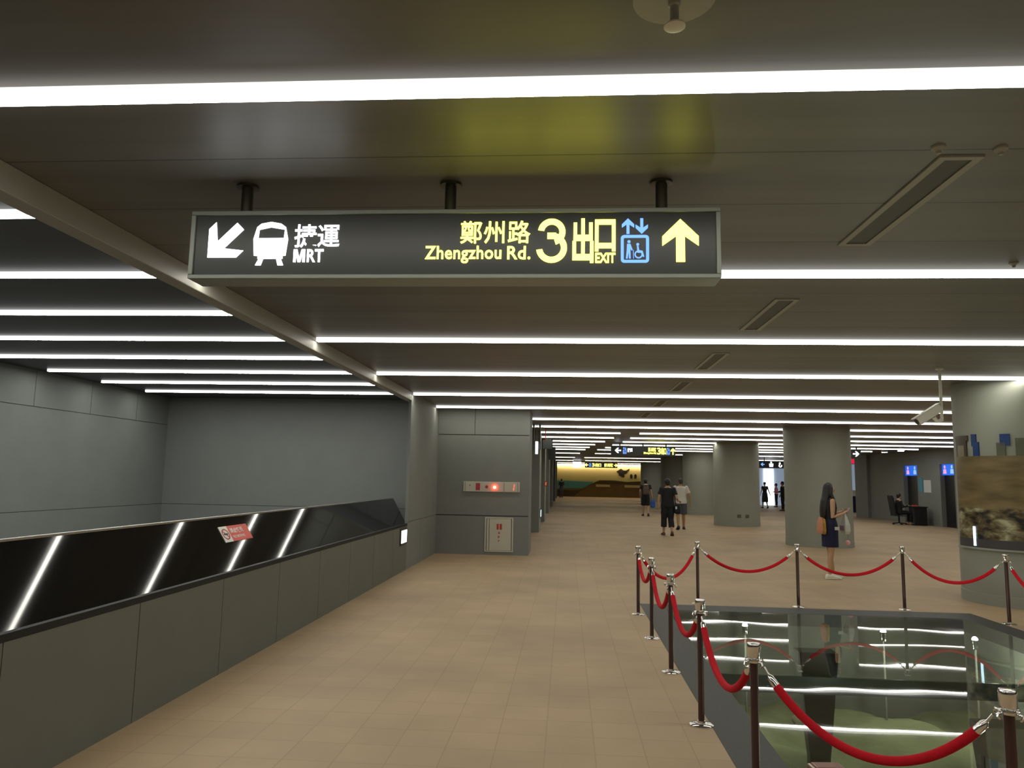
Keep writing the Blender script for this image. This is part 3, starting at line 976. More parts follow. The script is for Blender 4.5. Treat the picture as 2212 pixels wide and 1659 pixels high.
# flag signs along the corridor wall at left
hanging_sign('small dark box sign nearest along the corridor wall', (-0.84, 21.0, 2.44), 0.24, 0.22, [], hang=2, group='flag signs along the corridor wall')
hanging_sign('larger brown-black box sign under the ceiling along the corridor wall', (-0.70, 27.0, 2.70), 0.32, 0.32, [], hang=1, group='flag signs along the corridor wall')
s = thing('lit_plate', 'thin white lit plate hanging beside the corridor wall', 'sign', (-0.82, 20.6, 2.30))
b = MB(); b.box(-0.035, 0.035, -0.01, 0.01, 0, 0.34); b.build('plate', M['lightbox'], s)
b = MB(); b.lathe([(0.006, 0.34), (0.006, CZ - 2.30)], 8); b.build('cord', M['vent_frame'], s)
s = hanging_sign('purple-blue box sign hanging farther along the corridor wall', (-0.56, 28.6, 2.36), 0.28, 0.48, [], hang=1, group='flag signs along the corridor wall')
s.children[0].data.materials[0] = M['purple_box']
s = thing('red_rod', 'thin red rod hanging from the ceiling along the corridor wall', 'rod', (-0.62, 22.0, 2.74))
b = MB(); b.lathe([(0.012, 0), (0.012, CZ - 2.74)], 10); b.build('rod', M['red'], s)

# ------------------------------------------------------------------ wall fittings in the alcove
t = thing('fire_alarm_panel', 'cream fire alarm strip with glowing red lamp on recessed wall', 'alarm panel', (-1.61, 16.30, 1.33))
b = MB(); b.box(-0.61, 0.61, -0.03, 0.0, 0, 0.215); b.build('panel_body', M['cream'], t, bevel=0.005)
for x in (-0.57, 0.57, 0.272):
    b = MB(); b.box(x - 0.004, x + 0.004, -0.032, -0.03, 0.01, 0.205); b.build('panel_seam', M['ink'], t)
b = MB(); b.box(-0.34, -0.245, -0.036, -0.03, 0.03, 0.185); b.build('call_button', M['pink_red'], t, bevel=0.003)
b = MB(); b.lathe([(0.035, 0), (0.03, 0.012)], 16); o = b.build('bell_grille', M['pink_red'], t, loc=(-0.10, -0.03, 0.105), rot=(PI / 2, 0, 0))
b = MB(); b.ell((0.07, -0.045, 0.10), (0.034, 0.030, 0.034)); b.build('warning_lamp', M['red_glow'], t, smooth=True)
flat('led_digit', [[(0.470, 0.04), (0.484, 0.04), (0.492, 0.098), (0.478, 0.098)], [(0.480, 0.112), (0.494, 0.112), (0.502, 0.17), (0.488, 0.17)]], M['red_led'], t, -0.031, 0.002)
b = MB(); b.lathe([(0.012, 0), (0.012, 0.006)], 10); b.build('key_hole', M['ink'], t, loc=(-0.465, -0.03, 0.135), rot=(PI / 2, 0, 0))

t = thing('fire_hydrant_cabinet', 'cream steel fire hydrant cabinet low in the recessed wall', 'cabinet', (-1.43, 16.30, 0.065))
b = MB()
for x0, x1, z0, z1 in ((-0.305, -0.275, 0, 0.725), (0.275, 0.305, 0, 0.725), (-0.275, 0.275, 0, 0.025), (-0.275, 0.275, 0.70, 0.725)):
    b.box(x0, x1, -0.025, 0.0, z0, z1)
b.build('cabinet_frame', M['cream'], t, bevel=0.003)
b = MB(); b.box(-0.275, 0.275, -0.006, 0.0, 0.025, 0.70); b.build('cabinet_recess', M['ink'], t)
b = MB(); b.box(-0.262, -0.215, -0.02, -0.006, 0.03, 0.695); b.box(-0.205, 0.262, -0.024, -0.006, 0.03, 0.695); d = b.build('cabinet_door', M['cream'], t, bevel=0.003)
b = MB()
b.box(-0.050, -0.006, -0.027, -0.024, 0.47, 0.59); b.box(0.014, 0.062, -0.027, -0.024, 0.47, 0.59); b.build('red_emblem', M['red'], d)
for i, ch in enumerate('消防栓'):
    lettering(ch, (-0.018, 0.022, 0.375 - i * 0.085, 0.425 - i * 0.085), M['red'], d, y=-0.024, bold=0.02)

for lab, loc in (('small glowing white guidance light low on the wall past the black glass', (-2.8, 13.0, 0.475)), ('narrow glowing guidance light low on the corridor pillar', (-0.828, 24.3, 0.42))):
    t = thing('guidance_light', lab, 'light', loc, 0, 'low wall guidance lights')
    b = MB(); b.box(0, 0.022, -0.24, 0.24, -0.015, 0.265); b.build('light_housing', M['dark_metal'], t, bevel=0.003)
    b = MB(); b.box(0.022, 0.028, -0.20, 0.20, 0.02, 0.23); b.build('light_face', M['lightbox'] if loc[0] < -2 else M['cyan_glow'], t)
t = thing('led_indicator', 'small box with red lit digit on the corridor pillar', 'indicator', (-0.828, 29.7, 1.35))
b = MB(); b.box(0, 0.05, -0.1, 0.1, 0, 0.2); b.build('indicator_box', M['red'], t)
flat('led_digit', [[(0.015, 0.04), (0.03, 0.04), (0.04, 0.16), (0.025, 0.16)]], M['red_led'], t, -0.101, 0.003)

# no smoking sign on the leaning black glass
ang = math.atan2(0.326, 0.504)
t = bpy.data.objects.new('no_smoking_sign', None)
COL.objects.link(t)
tag(t, 'small red and white no smoking sign on the leaning black glass', 'sign')
nrm = Vector((math.cos(ang), 0, math.sin(ang)))
upv = Vector((-math.sin(ang), 0, math.cos(ang)))
base = Vector((-3.030, 7.34, 0.690)) + upv * 0.33 + nrm * 0.002
t.matrix_world = Matrix(((0, -nrm.x, upv.x, base.x), (1, -nrm.y, upv.y, base.y), (0, -nrm.z, upv.z, base.z), (0, 0, 0, 1)))
t.scale = (1.07, 1, 0.885)
b = MB(); b.box(-0.13, 0.29, -0.004, 0.0, 0, 0.19); b.build('red_panel', M['coral'], t)
b = MB(); b.box(-0.29, -0.13, -0.004, 0.0, 0, 0.19); b.build('white_panel', M['paper_white'], t)
flat('ban_ring', [arc_band(-0.21, 0.095, 0.052, 0.066, 0, PI, 16), arc_band(-0.21, 0.095, 0.052, 0.066, PI, 2 * PI, 16), rot_pts([(-0.265, 0.088), (-0.155, 0.088), (-0.155, 0.102), (-0.265, 0.102)], -0.21, 0.095, -PI / 4)], M['red'], t, -0.004, 0.001)
flat('cigarette', [[(-0.25, 0.085), (-0.17, 0.085), (-0.17, 0.105), (-0.25, 0.105)]], M['ink'], t, -0.0042, 0.001)
lettering('禁止吸菸', (-0.10, 0.17, 0.095, 0.16), M['paper_white'], t, y=-0.004, t=0.001, bold=0.02)
lettering('NO SMOKING', (-0.09, 0.15, 0.035, 0.07), M['paper_white'], t, y=-0.004, t=0.001, bold=0.01)

# ------------------------------------------------------------------ columns
COLS = [(6.62, 11.52), (6.76, 21.0), (6.51, 29.7), (6.78, 39.2), (6.70, 47.7), (6.85, 62.0)]
CL = ['round grey column wrapped with the brown photo panel', 'round grey column behind the standing woman', 'round grey column behind the white shirted man, third along', 'round grey column half hidden, fourth along the concourse', 'round grey column lit at its top, fifth along', 'round grey column farthest away before the mural']
for (x, y), lab in zip(COLS, CL):
    c = bpy.data.objects.new('column', None)
    COL.objects.link(c)
    c.location = (x, y, 0)
    structure(c, lab, 'column')
    c['group'] = 'round columns down the concourse'
    b = MB(); b.lathe([(0.85, 0.16), (0.85, CZ)], 72)
    smooth_angle(b.build('shaft', M['column'], c))
    b = MB(); b.lathe([(0.855, 0.0), (0.855, 0.15), (0.845, 0.16)], 72)
    smooth_angle(b.build('base', M['column'], c))
# vents low on the third column
for dx in (-0.10, 0.20):
    a = math.atan2(-0.85, dx)
    b = MB(); b.box(-0.07, 0.07, -0.012, 0.01, 0, 0.12)
    o = b.build('low_grille', M['vent_slot'], loc=(6.51 + dx, 29.7 - math.sqrt(0.85 ** 2 - dx * dx), 0.33))
    o.rotation_euler = (0, 0, math.atan2(dx, 0.85))
    tag(o, ('left' if dx < 0 else 'right') + ' small dark grille low on the third round column', 'grille', 'grilles low on the third column')

# photo panel wrapped on the nearest column
cx, cy = COLS[0]
t = thing('curved_photo_panel', 'curved brown photo panel wrapped around the nearest round column', 'photo panel', (cx, cy, 0))
def curved(a0, a1, z0, z1, r=0.852, th=0.02, n=40):
    bb = MB()
    vs, fs = [], []
    for i in range(n + 1):
        a = math.radians(a0 + (a1 - a0) * i / n)
        for rr, z in ((r, z0), (r + th, z0), (r + th, z1), (r, z1)):
            vs.append((rr * math.cos(a), rr * math.sin(a), z))
    for i in range(n):
        for k in range(4):
            fs.append((i * 4 + k, i * 4 + (k + 1) % 4, (i + 1) * 4 + (k + 1) % 4, (i + 1) * 4 + k))
    fs.append((0, 1, 2, 3)); fs.append((n * 4 + 3, n * 4 + 2, n * 4 + 1, n * 4))
    return bb.add(vs, fs)
A0, A1 = 172, 330
smooth_angle(curved(A0, A1, 0.82, 2.06, n=60).build('printed_panel', M['photo'], t))
smooth_angle(curved(A0, A1, 0.78, 0.90, th=0.024, n=60).build('dark_lower_edge', M['ink'], t))
smooth_angle(curved(A0, A1, 0.755, 0.78, th=0.05, n=60).build('ledge', M['column'], t))
for a0, a1, z0, z1, m in ((174, 191, 2.06, 2.33, 'photo_dark'), (173, 193, 2.29, 2.36, 'photo_dark'), (178, 188, 2.06, 2.22, 'photo_tan'), (199, 205, 2.06, 2.26, 'photo_blue'), (197.5, 202.5, 2.20, 2.37, 'photo_blue'), (221, 228, 2.06, 2.24, 'photo_olive'), (224, 232, 2.2, 2.36, 'photo_blue'), (236, 244, 2.06, 2.3, 'photo_olive')):
    smooth_angle(curved(a0, a1, z0, z1, n=8, th=0.021 if m != 'photo_tan' else 0.024).build('cut_out_figure', M[m], t))
b = MB(); b.box(-0.02, 0.02, -0.006, 0.0, 0.0, 0.27)  # cyan reflection on the glossy panel, painted in as a glowing strip
a = math.radians(196)
o = b.build('painted_reflection', M['cyan_glow'], t, loc=(0.878 * math.cos(a), 0.878 * math.sin(a), 0.80))
o.rotation_euler = (0, 0, a + PI / 2)

# ------------------------------------------------------------------ security camera
t = thing('security_camera', 'white box security camera hanging from the ceiling beside the nearest column', 'camera', (4.80, 10.0, 0))
b = MB(); b.lathe([(0.018, 2.46), (0.018, CZ - 0.02), (0.05, CZ - 0.02), (0.05, CZ)], 14); smooth_angle(b.build('ceiling_rod', M['white'], t))
b = MB(); b.tube([(0, 0, 2.47), (-0.06, 0, 2.45), (-0.10, 0, 2.50)], [0.022, 0.022, 0.03], 10); smooth_angle(b.build('bracket', M['white'], t))
b = MB(); b.box(-0.19, 0.15, -0.055, 0.055, -0.05, 0.05); b.box(-0.22, 0.17, -0.06, 0.06, 0.05, 0.06)
o = b.build('camera_body', M['white'], t, bevel=0.008, loc=(-0.15, 0, 2.545)); o.rotation_euler = (0, math.radians(-33), 0)
b = MB(); b.lathe([(0.04, 0), (0.04, 0.012)], 16); o2 = b.build('lens', M['ink'], o, loc=(-0.19, 0, 0), rot=(0, -PI / 2, 0))

# ------------------------------------------------------------------ floor display: granite kerb, glass, pit
b = MB()
IX0, IX1, IY0, IY1 = 1.29, 4.92, 3.75, 9.97
for x0, x1, y0, y1 in ((FX0, IX0, FY0, FY1), (IX1, FX1, FY0, FY1), (IX0, IX1, IY1, FY1), (IX0, IX1, FY0, IY0)):
    b.box(x0, x1, y0, y1, -0.15, 0.002)
structure(b.build('trim_2', M['granite'], bevel=0.002), 'dark granite border around the glass floor', 'border')
b = MB()
b.box(IX0 - 0.1, IX0, IY0 - .1, IY1 + .1, -1.5, -0.15); b.box(IX1, IX1 + 0.1, IY0 - .1, IY1 + .1, -1.5, -0.15)
b.box(IX0, IX1, IY1, IY1 + 0.1, -1.5, -0.15); b.box(IX0, IX1, IY0 - 0.1, IY0, -1.5, -0.15)
structure(b.build('wall_pit', M['pitwall']))
# uneven pit ground
nx, ny = 40, 66
vs, fs = [], []
from mathutils import noise as mnoise
for j in range(ny + 1):
    for i in range(nx + 1):
        x = IX0 + (IX1 - IX0) * i / nx
        y = IY0 + (IY1 - IY0) * j / ny
        z = -1.15 + 0.22 * mnoise.noise(Vector((x * 0.9, y * 0.9, 3.1))) + 0.09 * mnoise.noise(Vector((x * 3.1, y * 3.1, 7.7)))
        vs.append((x, y, z))
for j in range(ny):
    for i in range(nx):
        a = j * (nx + 1) + i
        fs.append((a, a + 1, a + nx + 2, a + nx + 1))
b = MB(); b.add(vs, fs)
structure(b.build('floor_pit', M['earth'], smooth=True))
GY = [IY0, 6.85, IY1]
for i in range(2):
    b = MB(); b.box(IX0 + 0.003, IX1 - 0.003, GY[i] + 0.004, GY[i + 1] - 0.004, -0.028, 0.0, skip=('b', 'f', 'k', 'l', 'r'))
    o = b.build('glass_floor_panel', M['glass'])
    tag(o, ['near clear glass floor panel over the mossy pit', 'far clear glass floor panel reflecting the ceiling lights'][i], 'glass panel', 'glass floor panels')
b = MB(); b.box(IX0, IX1, 6.835, 6.865, -0.15, -0.012)
tag(b.build('glass_beam', M['fin']), 'dark green glass beam under the joint of the glass floor', 'beam')
for x, y, lab in ((2.55, 8.15, 'tapered dark support in the pit under the far glass panel'), (3.15, 5.9, 'tapered dark support in the pit under the near glass panel')):
    b = MB()
    b.loft([[(sx * r, sy * r * 0.6, z) for sx, sy in ((-1, -1), (1, -1), (1, 1), (-1, 1))] for r, z in ((0.10, -1.3), (0.10, -1.1), (0.19, -0.10), (0.19, -0.06))])
    o = b.build('pit_support', M['pitwall'], loc=(x, y, 0), bevel=0.01)
    tag(o, lab, 'support', 'tapered supports in the pit')
for x, y, lab in ((2.12, 9.35, 'left lit spotlight under the glass floor'), (3.66, 9.25, 'middle lit spotlight under the glass floor'), (4.52, 8.95, 'right lit spotlight under the glass floor'), (2.9, 4.15, 'lit spotlight under the near edge of the glass floor, below the picture')):
    t = thing('pit_spotlight', lab, 'spotlight', (x, y, 0), group='spotlights under the glass floor')
    b = MB(); b.lathe([(0.022, -0.16), (0.032, -0.15), (0.032, -0.06), (0.028, -0.05)], 16); smooth_angle(b.build('housing', M['chrome'], t))
    b = MB(); b.ell((0, 0, -0.055), (0.031, 0.031, 0.036), 16, 10); b.build('lens', M['spot'], t, smooth=True)
    ld = bpy.data.lights.new('pit_lamp', 'POINT'); ld.energy = 22; ld.color = (1.0, 0.97, 0.82); ld.shadow_soft_size = 0.04
    lo = bpy.data.objects.new('pit_lamp', ld); COL.objects.link(lo); lo.parent = t; lo.location = (0, 0.35 if y < 5 else -0.35, -0.30)
    b = MB(); b.tube([(0, 0, -0.15), (0, 0, -1.05)], 0.012, 8); b.build('stand', M['pitwall'], t)
random.seed(14)
placed = [(2.55, 8.15), (3.15, 5.9), (2.47, 7.65), (2.12, 9.35), (3.66, 9.25), (4.52, 8.95)]
for i in range(9):
    while True:
        x, y = random.uniform(1.7, 4.5), random.uniform(4.6, 9.4)
        if all(math.hypot(x - a, y - c) > 0.7 for a, c in placed):
            break
    placed.append((x, y))
    b = MB()
    r = random.uniform(0.09, 0.18)
    b.ell((0, 0, 0), (r * random.uniform(1, 1.6), r, r * 0.7), 12, 8)
    me = b
    for k, v in enumerate(me.v):
        n = mnoise.noise(Vector(v) * 9 + Vector((i * 5, 0, 0)))
        me.v[k] = tuple(c * (1 + 0.3 * n) for c in v)
    z = -1.15 + 0.22 * mnoise.noise(Vector((x * 0.9, y * 0.9, 3.1)))
    o = b.build('pit_stone', M['stone'], smooth=True, loc=(x, y, z + r * 0.25))
    o.rotation_euler = (0, 0, random.uniform(0, 3))
    tag(o, 'rough pale stone lying in the pit under the glass floor', 'stone', 'stones in the pit')
t = thing('pink_box', 'pale pink box lying on the pit ground under the glass floor', 'box', (2.47, 7.65, -1.15 + 0.22 * mnoise.noise(Vector((2.47 * 0.9, 7.65 * 0.9, 3.1))) + 0.03), 0.1)
b = MB(); b.box(-0.16, 0.16, -0.10, 0.10, -0.05, 0.14); b.build('box_body', M['pink_plastic'], t, bevel=0.02)
b = MB(); b.box(-0.13, 0.13, -0.07, 0.07, 0.14, 0.155); b.build('box_lid', M['pink_plastic'], t, bevel=0.008)

# ------------------------------------------------------------------ rope barrier
PH = 0.825
def make_post(label):
    p = thing('barrier_post', label, 'barrier post', (0, 0, 0), 0, 'rope barrier posts')
    b = MB(); b.lathe([(0.080, 0.0), (0.080, 0.006), (0.066, 0.014), (0.026, 0.018), (0.026, 0.03)], 32); smooth_angle(b.build('base_plate', M['chrome'], p), 30)
    b = MB(); b.lathe([(0.0205, 0.02), (0.0205, 0.745)], 20); smooth_angle(b.build('pole', M['pole'], p))
    b = MB(); b.lathe([(0.026, 0.728), (0.040, 0.732), (0.040, 0.742), (0.026, 0.746)], 24)
    for a in (0.6, 2.2, 3.75, 5.3):
        c, s = math.cos(a), math.sin(a)
        b.tube([(c * 0.034, s * 0.034, 0.737), (c * 0.056, s * 0.056, 0.737), (c * 0.060, s * 0.060, 0.726), (c * 0.05, s * 0.05, 0.716)], 0.0055, 8)
    smooth_angle(b.build('hook_collar', M['chrome'], p))
    b = MB(); b.lathe([(0.026, 0.746), (0.033, 0.760), (0.034, 0.805), (0.0345, 0.815), (0.031, 0.823), (0.012, 0.8255)], 28); smooth_angle(b.build('cap', M['chrome'], p), 50)
    return p
POSTS = {'L1': (0.89, 9.55), 'L2': (0.90, 8.16), 'L3': (0.91, 6.78), 'L4': (0.92, 5.38), 'L5': (0.945, 3.99), 'R0': (1.76, 3.26),
         'F1': (1.77, 10.50), 'F2': (3.08, 10.49), 'F3': (4.45, 10.52), 'F4': (5.30, 9.68), 'F5': (5.36, 8.25)}
PL = {'L1': 'barrier post at the far left corner of the glass floor', 'L2': 'second barrier post from the far left corner of the glass floor', 'L3': 'third barrier post from the far left corner, along the left edge', 'L4': 'fourth barrier post from the far left corner, foot plate visible on tiles', 'L5': 'large near barrier post at the left edge of the glass floor, foot out of view', 'R0': 'nearest barrier post, its cap at the lower right edge of the picture',
      'F1': 'barrier post on the far edge of glass floor nearest the left corner', 'F2': 'barrier post on the far edge of glass floor before the woman', 'F3': 'barrier post on the far edge of glass floor right of the woman', 'F4': 'barrier post in front of the photo-wrapped column', 'F5': 'barrier post on the right edge of glass floor'}
proto = make_post(PL['L1'])
proto.location = (*POSTS['L1'], 0)
for k, (x, y) in POSTS.items():
    if k == 'L1':
        continue
    c = copy_tree(proto)
    c.location = (x, y, 0)
    c.rotation_euler = (0, 0, random.uniform(-0.3, 0.3))
    c['label'] = PL[k]

def make_rope(a, bb_, sag, label):
    A = Vector((*POSTS[a], 0.716)); B = Vector((*POSTS[bb_], 0.716))
    d = (B - A); L = d.length; u = d.normalized()
    A = A + u * 0.055; B = B - u * 0.055
    n = 40
    def P(s):
        p = A.lerp(B, s)
        return p + Vector((0, 0, -sag * (1 - (2 * s - 1) ** 2) ** 0.92))
    t = thing('barrier_rope', label, 'rope', tuple(A), 0, 'red velvet barrier ropes')
    pts = [P(i / n) - A for i in range(n + 1)]
    # length along the curve for ferrules
    acc = [0]
    for i in range(n):
        acc.append(acc[-1] + (pts[i + 1] - pts[i]).length)
    def at(s):
        for i in range(n):
            if acc[i + 1] >= s:
                return pts[i].lerp(pts[i + 1], (s - acc[i]) / (acc[i + 1] - acc[i]))
        return pts[-1]
    T = acc[-1]
    rp = [at(0.10 + (T - 0.20) * i / n) for i in range(n + 1)]
    b = MB(); b.tube(rp, 0.0205, 14); smooth_angle(b.build('rope', M['rope'], t), 60)
    for s0, s1, sg in ((0.04, 0.115, 1), (T - 0.04, T - 0.115, -1)):
        b = MB(); b.tube([at(s0), at(s0 + sg * 0.012), at((s0 + s1) / 2), at(s1)], [0.008, 0.0175, 0.0185, 0.019], 14)
        b.tube([at(0.0) if sg > 0 else at(T), at(s0 - sg * 0.01), at(s0 + sg * 0.005)], 0.006, 8)
        smooth_angle(b.build('end_ferrule', M['chrome'], t), 50)
for a, c, s, lab in (('L1', 'L2', 0.22, 'red rope between the two posts nearest the far left corner, left edge'), ('L2', 'L3', 0.275, 'red rope between second and third posts of the left edge'), ('L3', 'L4', 0.25, 'red rope between third and fourth posts of the left edge'), ('L4', 'L5', 0.27, 'red rope between fourth and fifth posts of the left edge'), ('L5', 'R0', 0.295, 'thick red rope nearest the camera, hanging across the lower right'),
                     ('L1', 'F1', 0.33, 'red rope cutting the far left corner of the glass floor'), ('F1', 'F2', 0.27, 'red rope on the far edge, left of the woman'), ('F2', 'F3', 0.28, 'red rope on the far edge, crossing the legs of the woman'), ('F3', 'F4', 0.295, 'red rope on the far edge before the lift wall and column'), ('F4', 'F5', 0.33, 'red rope at the right edge of the picture before the column')):
    make_rope(a, c, s, lab)

# ------------------------------------------------------------------ far mural
t = thing('wall_mural', 'wide lit landscape mural on the far end wall', 'mural', (0, 73.9, 0))
b = MB(); b.box(-1.2, 12.3, 0, 0.1, 0.0, CZ); b.build('painted_ground', M['plaster_far'], t)
flat('water_band', [[(-1.2, 0.75), (2.2, 0.85), (2.6, 1.45), (1.0, 1.5), (-1.2, 1.55)]], M['teal'], t, 0.0, 0.01)
flat('hill', [[(-1.2, 0.0), (12.3, 0.0), (12.3, 1.35), (7.0, 1.42), (4.6, 1.38), (3.0, 1.40), (2.3, 1.25), (1.6, 0.8), (0.3, 0.45), (-1.2, 0.45)]], M['hill'], t, -0.012, 0.01)
flat('ridge', [[(2.3, 1.20), (3.0, 1.32), (4.6, 1.28), (7.0, 1.32), (12.3, 1.25), (12.3, 1.45), (7.0, 1.58), (5.8, 1.5), (4.6, 1.62), (3.2, 1.62)], [(-1.2, 0.0), (0.7, 0.0), (1.5, 0.7), (0.4, 0.6), (-1.2, 0.72)]], M['hill_dark'], t, -0.024, 0.01)
flat('caption', [[(2.85, 1.0), (4.2, 1.0), (4.2, 1.22), (2.85, 1.22)], [(5.6, 0.97), (7.3, 0.97), (7.3, 1.2), (5.6, 1.2)]], M['mural_pale'], t, -0.036, 0.01)
blob = [(5.35 + (0.42 + 0.10 * math.sin(3 * a) + 0.07 * math.sin(5 * a + 1)) * math.cos(a), 2.35 + (0.36 + 0.08 * math.sin(4 * a)) * math.sin(a)) for a in [2 * PI * i / 36 for i in range(36)]]
flat('dark_figure', [blob + []], M['mural_ink'], t, -0.012, 0.01)
flat('dark_figure', [[(5.6, 2.52), (6.1, 2.80), (6.05, 2.6), (5.65, 2.35)]], M['mural_ink'], t, -0.026, 0.01)
for fx in (6.25, 6.65):
    flat('dark_figure', [[(fx - 0.09, 1.84), (fx + 0.09, 1.84), (fx + 0.13, 2.12), (fx + 0.05, 2.26), (fx - 0.05, 2.26), (fx - 0.13, 2.12)]], M['mural_ink'], t, -0.012, 0.01)
b = MB(); b.box(-1.2, 12.3, -0.28, -0.06, 3.02, CZ); b.build('light_trough', M['warm_strip'], t)

# ------------------------------------------------------------------ lift-wall notices and downlights
for lab, nm, y0, y1, z0, z1, m in (('narrow blue poster between the lift doors', 'poster', 33.62, 33.97, 1.38, 1.98, 'blue_print'), ('pale notice sheet between the lift doors', 'notice_sheet', 32.88, 33.5, 1.36, 1.88, 'notice')):
    b = MB(); b.box(LX - 0.012, LX, y0, y1, z0, z1)
    tag(b.build(nm, M[m]), lab, 'poster' if nm == 'poster' else 'notice')
for lab, x, y in (('round lit ceiling spotlight before the lift wall, left one', 13.67, 33.6), ('bright round ceiling spotlight before the lift wall, right one', 13.75, 32.2)):
    t = thing('ceiling_spotlight', lab, 'ceiling light', (x, y, CZ), group='ceiling spotlights by the lifts')
    b = MB(); b.lathe([(0.13, -0.10), (0.13, 0.0)], 20); smooth_angle(b.build('housing', M['white'], t))
    b = MB(); b.lathe([(0.11, -0.105), (0.11, -0.101)], 20); b.build('lens', M['spot'], t)

# far shop clutter
s = thing('shop_sign_board', 'green and red lit shop board right of the tall column', 'sign', (16.25, 45.0, 2.84))
b = MB(); b.box(-0.16, 0.05, 0, 0.1, 0, 0.26); b.build('green_half', M['green_sign'], s)
b = MB(); b.box(0.11, 0.40, 0, 0.1, 0, 0.26); b.build('red_half', M['red_sign'], s)
b = MB(); b.box(-0.2, 0.44, 0.1, 0.16, -0.02, 0.27); b.build('backing', M['sign_face'], s)
b = MB(); b.lathe([(0.02, 0.27), (0.02, CZ - 2.84)], 10, c=(0.1, 0.13, 0)); b.build('hanger', M['dark_metal'], s)
b = MB(); b.ell((0, 0, 0), (0.15, 0.15, 0.15)); 
s = thing('globe_lamp', 'white glowing globe lamp right of the tall column', 'lamp', (16.40, 45.4, 2.62))
b.build('globe', M['lightbox'], s, smooth=True)
b = MB(); b.lathe([(0.012, 0.15), (0.012, CZ - 2.62)], 8); b.build('cord', M['ink'], s)
t = thing('shop_counter', 'cream shop counter seen past the tall column', 'counter', (18.1, 47.5, 0))
b = MB(); b.box(-1.0, 1.2, -0.3, 0.3, 0, 0.95); b.build('counter_body', M['cream'], t, bevel=0.01)
b = MB(); b.box(-1.2, 1.23, -0.33, 0.33, 0.95, 1.0); b.build('counter_top', M['white'], t, bevel=0.008)
for i, (x, z, w_, h_, m, lab) in enumerate(((17.08, 1.0, 0.30, 0.42, 'blue_bag', 'blue goods box on the shop counter, left'), (17.45, 1.0, 0.26, 0.30, 'white', 'white goods box on the shop counter'), (17.75, 1.0, 0.22, 0.5, 'green_sign', 'green goods box on the shop counter'), (18.05, 1.0, 0.24, 0.36, 'pink_cloth', 'pink goods box on the shop counter'))):
    b = MB(); b.box(-w_ / 2, w_ / 2, -0.12, 0.12, 0, h_)
    o = b.build('goods_box', M[m], loc=(x, 47.5, z), bevel=0.01)
    tag(o, lab, 'box', 'goods on the shop counter')
b = MB(); b.box(-0.2, 0.2, -0.15, 0.15, 0, 0.95)
tag(b.build('navy_cabinet', M['navy_cloth'], loc=(17.0, 46.8, 0), bevel=0.01), 'navy low cabinet beside the shop counter', 'cabinet')

# ------------------------------------------------------------------ people
def remeshed(mb, name, m, parent, voxel, iters=3):
    me = mb.mesh(name + '_raw')
    tmp = bpy.data.objects.new('tmp', me)
    COL.objects.link(tmp)
    rm = tmp.modifiers.new('r', 'REMESH')
    rm.mode = 'VOXEL'
    rm.voxel_size = voxel
    rm.use_smooth_shade = True
    sm = tmp.modifiers.new('s', 'SMOOTH')
    sm.factor = 0.5
    sm.iterations = iters
    dg = bpy.context.evaluated_depsgraph_get()
    out = bpy.data.meshes.new_from_object(tmp.evaluated_get(dg))
    bpy.data.objects.remove(tmp)
    bpy.data.meshes.remove(me)
    out.name = name
    out.materials.clear()
    out.materials.append(m)
    for p in out.polygons:
        p.use_smooth = True
    o = bpy.data.objects.new(name, out)
    COL.objects.link(o)
    o.parent = parent
    return o

def hand(mb, wrist, d, palm, side, curl=0.5, s=1.0):
    """palm, four bent fingers of different lengths and a thumb; d finger direction, palm normal, side towards the thumb"""
    d = Vector(d).normalized()
    palm = Vector(palm); palm = (palm - d * palm.dot(d)).normalized()
    sd = Vector(side); sd = (sd - d * sd.dot(d) - palm * sd.dot(palm)).normalized()
    w = Vector(wrist)
    def ring(c, a, bb_, n=12):
        return [c + sd * a * math.cos(2 * PI * i / n) + palm * bb_ * math.sin(2 * PI * i / n) for i in range(n)]
    mb.loft([ring(w - d * 0.01, 0.024 * s, 0.019 * s), ring(w + d * 0.02 * s, 0.030 * s, 0.017 * s), ring(w + d * 0.06 * s, 0.040 * s, 0.015 * s), ring(w + d * 0.092 * s, 0.038 * s, 0.012 * s)])
    for off, L in ((0.029, 0.072), (0.010, 0.082), (-0.010, 0.076), (-0.029, 0.058)):
        p0 = w + d * 0.080 * s + sd * off * s
        a1, a2, a3 = curl * 0.7, curl * 1.5, curl * 2.1
        dirs = [d * math.cos(a) + palm * math.sin(a) for a in (a1, a2, a3)]
        p1 = p0 + dirs[0] * L * 0.45 * s
        p2 = p1 + dirs[1] * L * 0.32 * s
        p3 = p2 + dirs[2] * L * 0.25 * s
        mb.tube([p0, p1, p2, p3], [0.0092 * s, 0.0088 * s, 0.008 * s, 0.007 * s], 8, round_caps=True)
    t0 = w + d * 0.025 * s + sd * 0.026 * s
    t1 = t0 + (d * 0.55 + sd * 0.7 + palm * 0.3).normalized() * 0.038 * s
    t2 = t1 + (d * 0.9 + sd * 0.2 + palm * 0.45).normalized() * 0.032 * s
    mb.tube([t0, t1, t2], [0.012 * s, 0.0105 * s, 0.0085 * s], 8, round_caps=True)

def ering(cx, cy, z, rx, ry, n=24, tilt=0.0):
    return [(cx + rx * math.cos(2 * PI * i / n), cy + ry * math.sin(2 * PI * i / n), z + tilt * math.sin(2 * PI * i / n)) for i in range(n)]

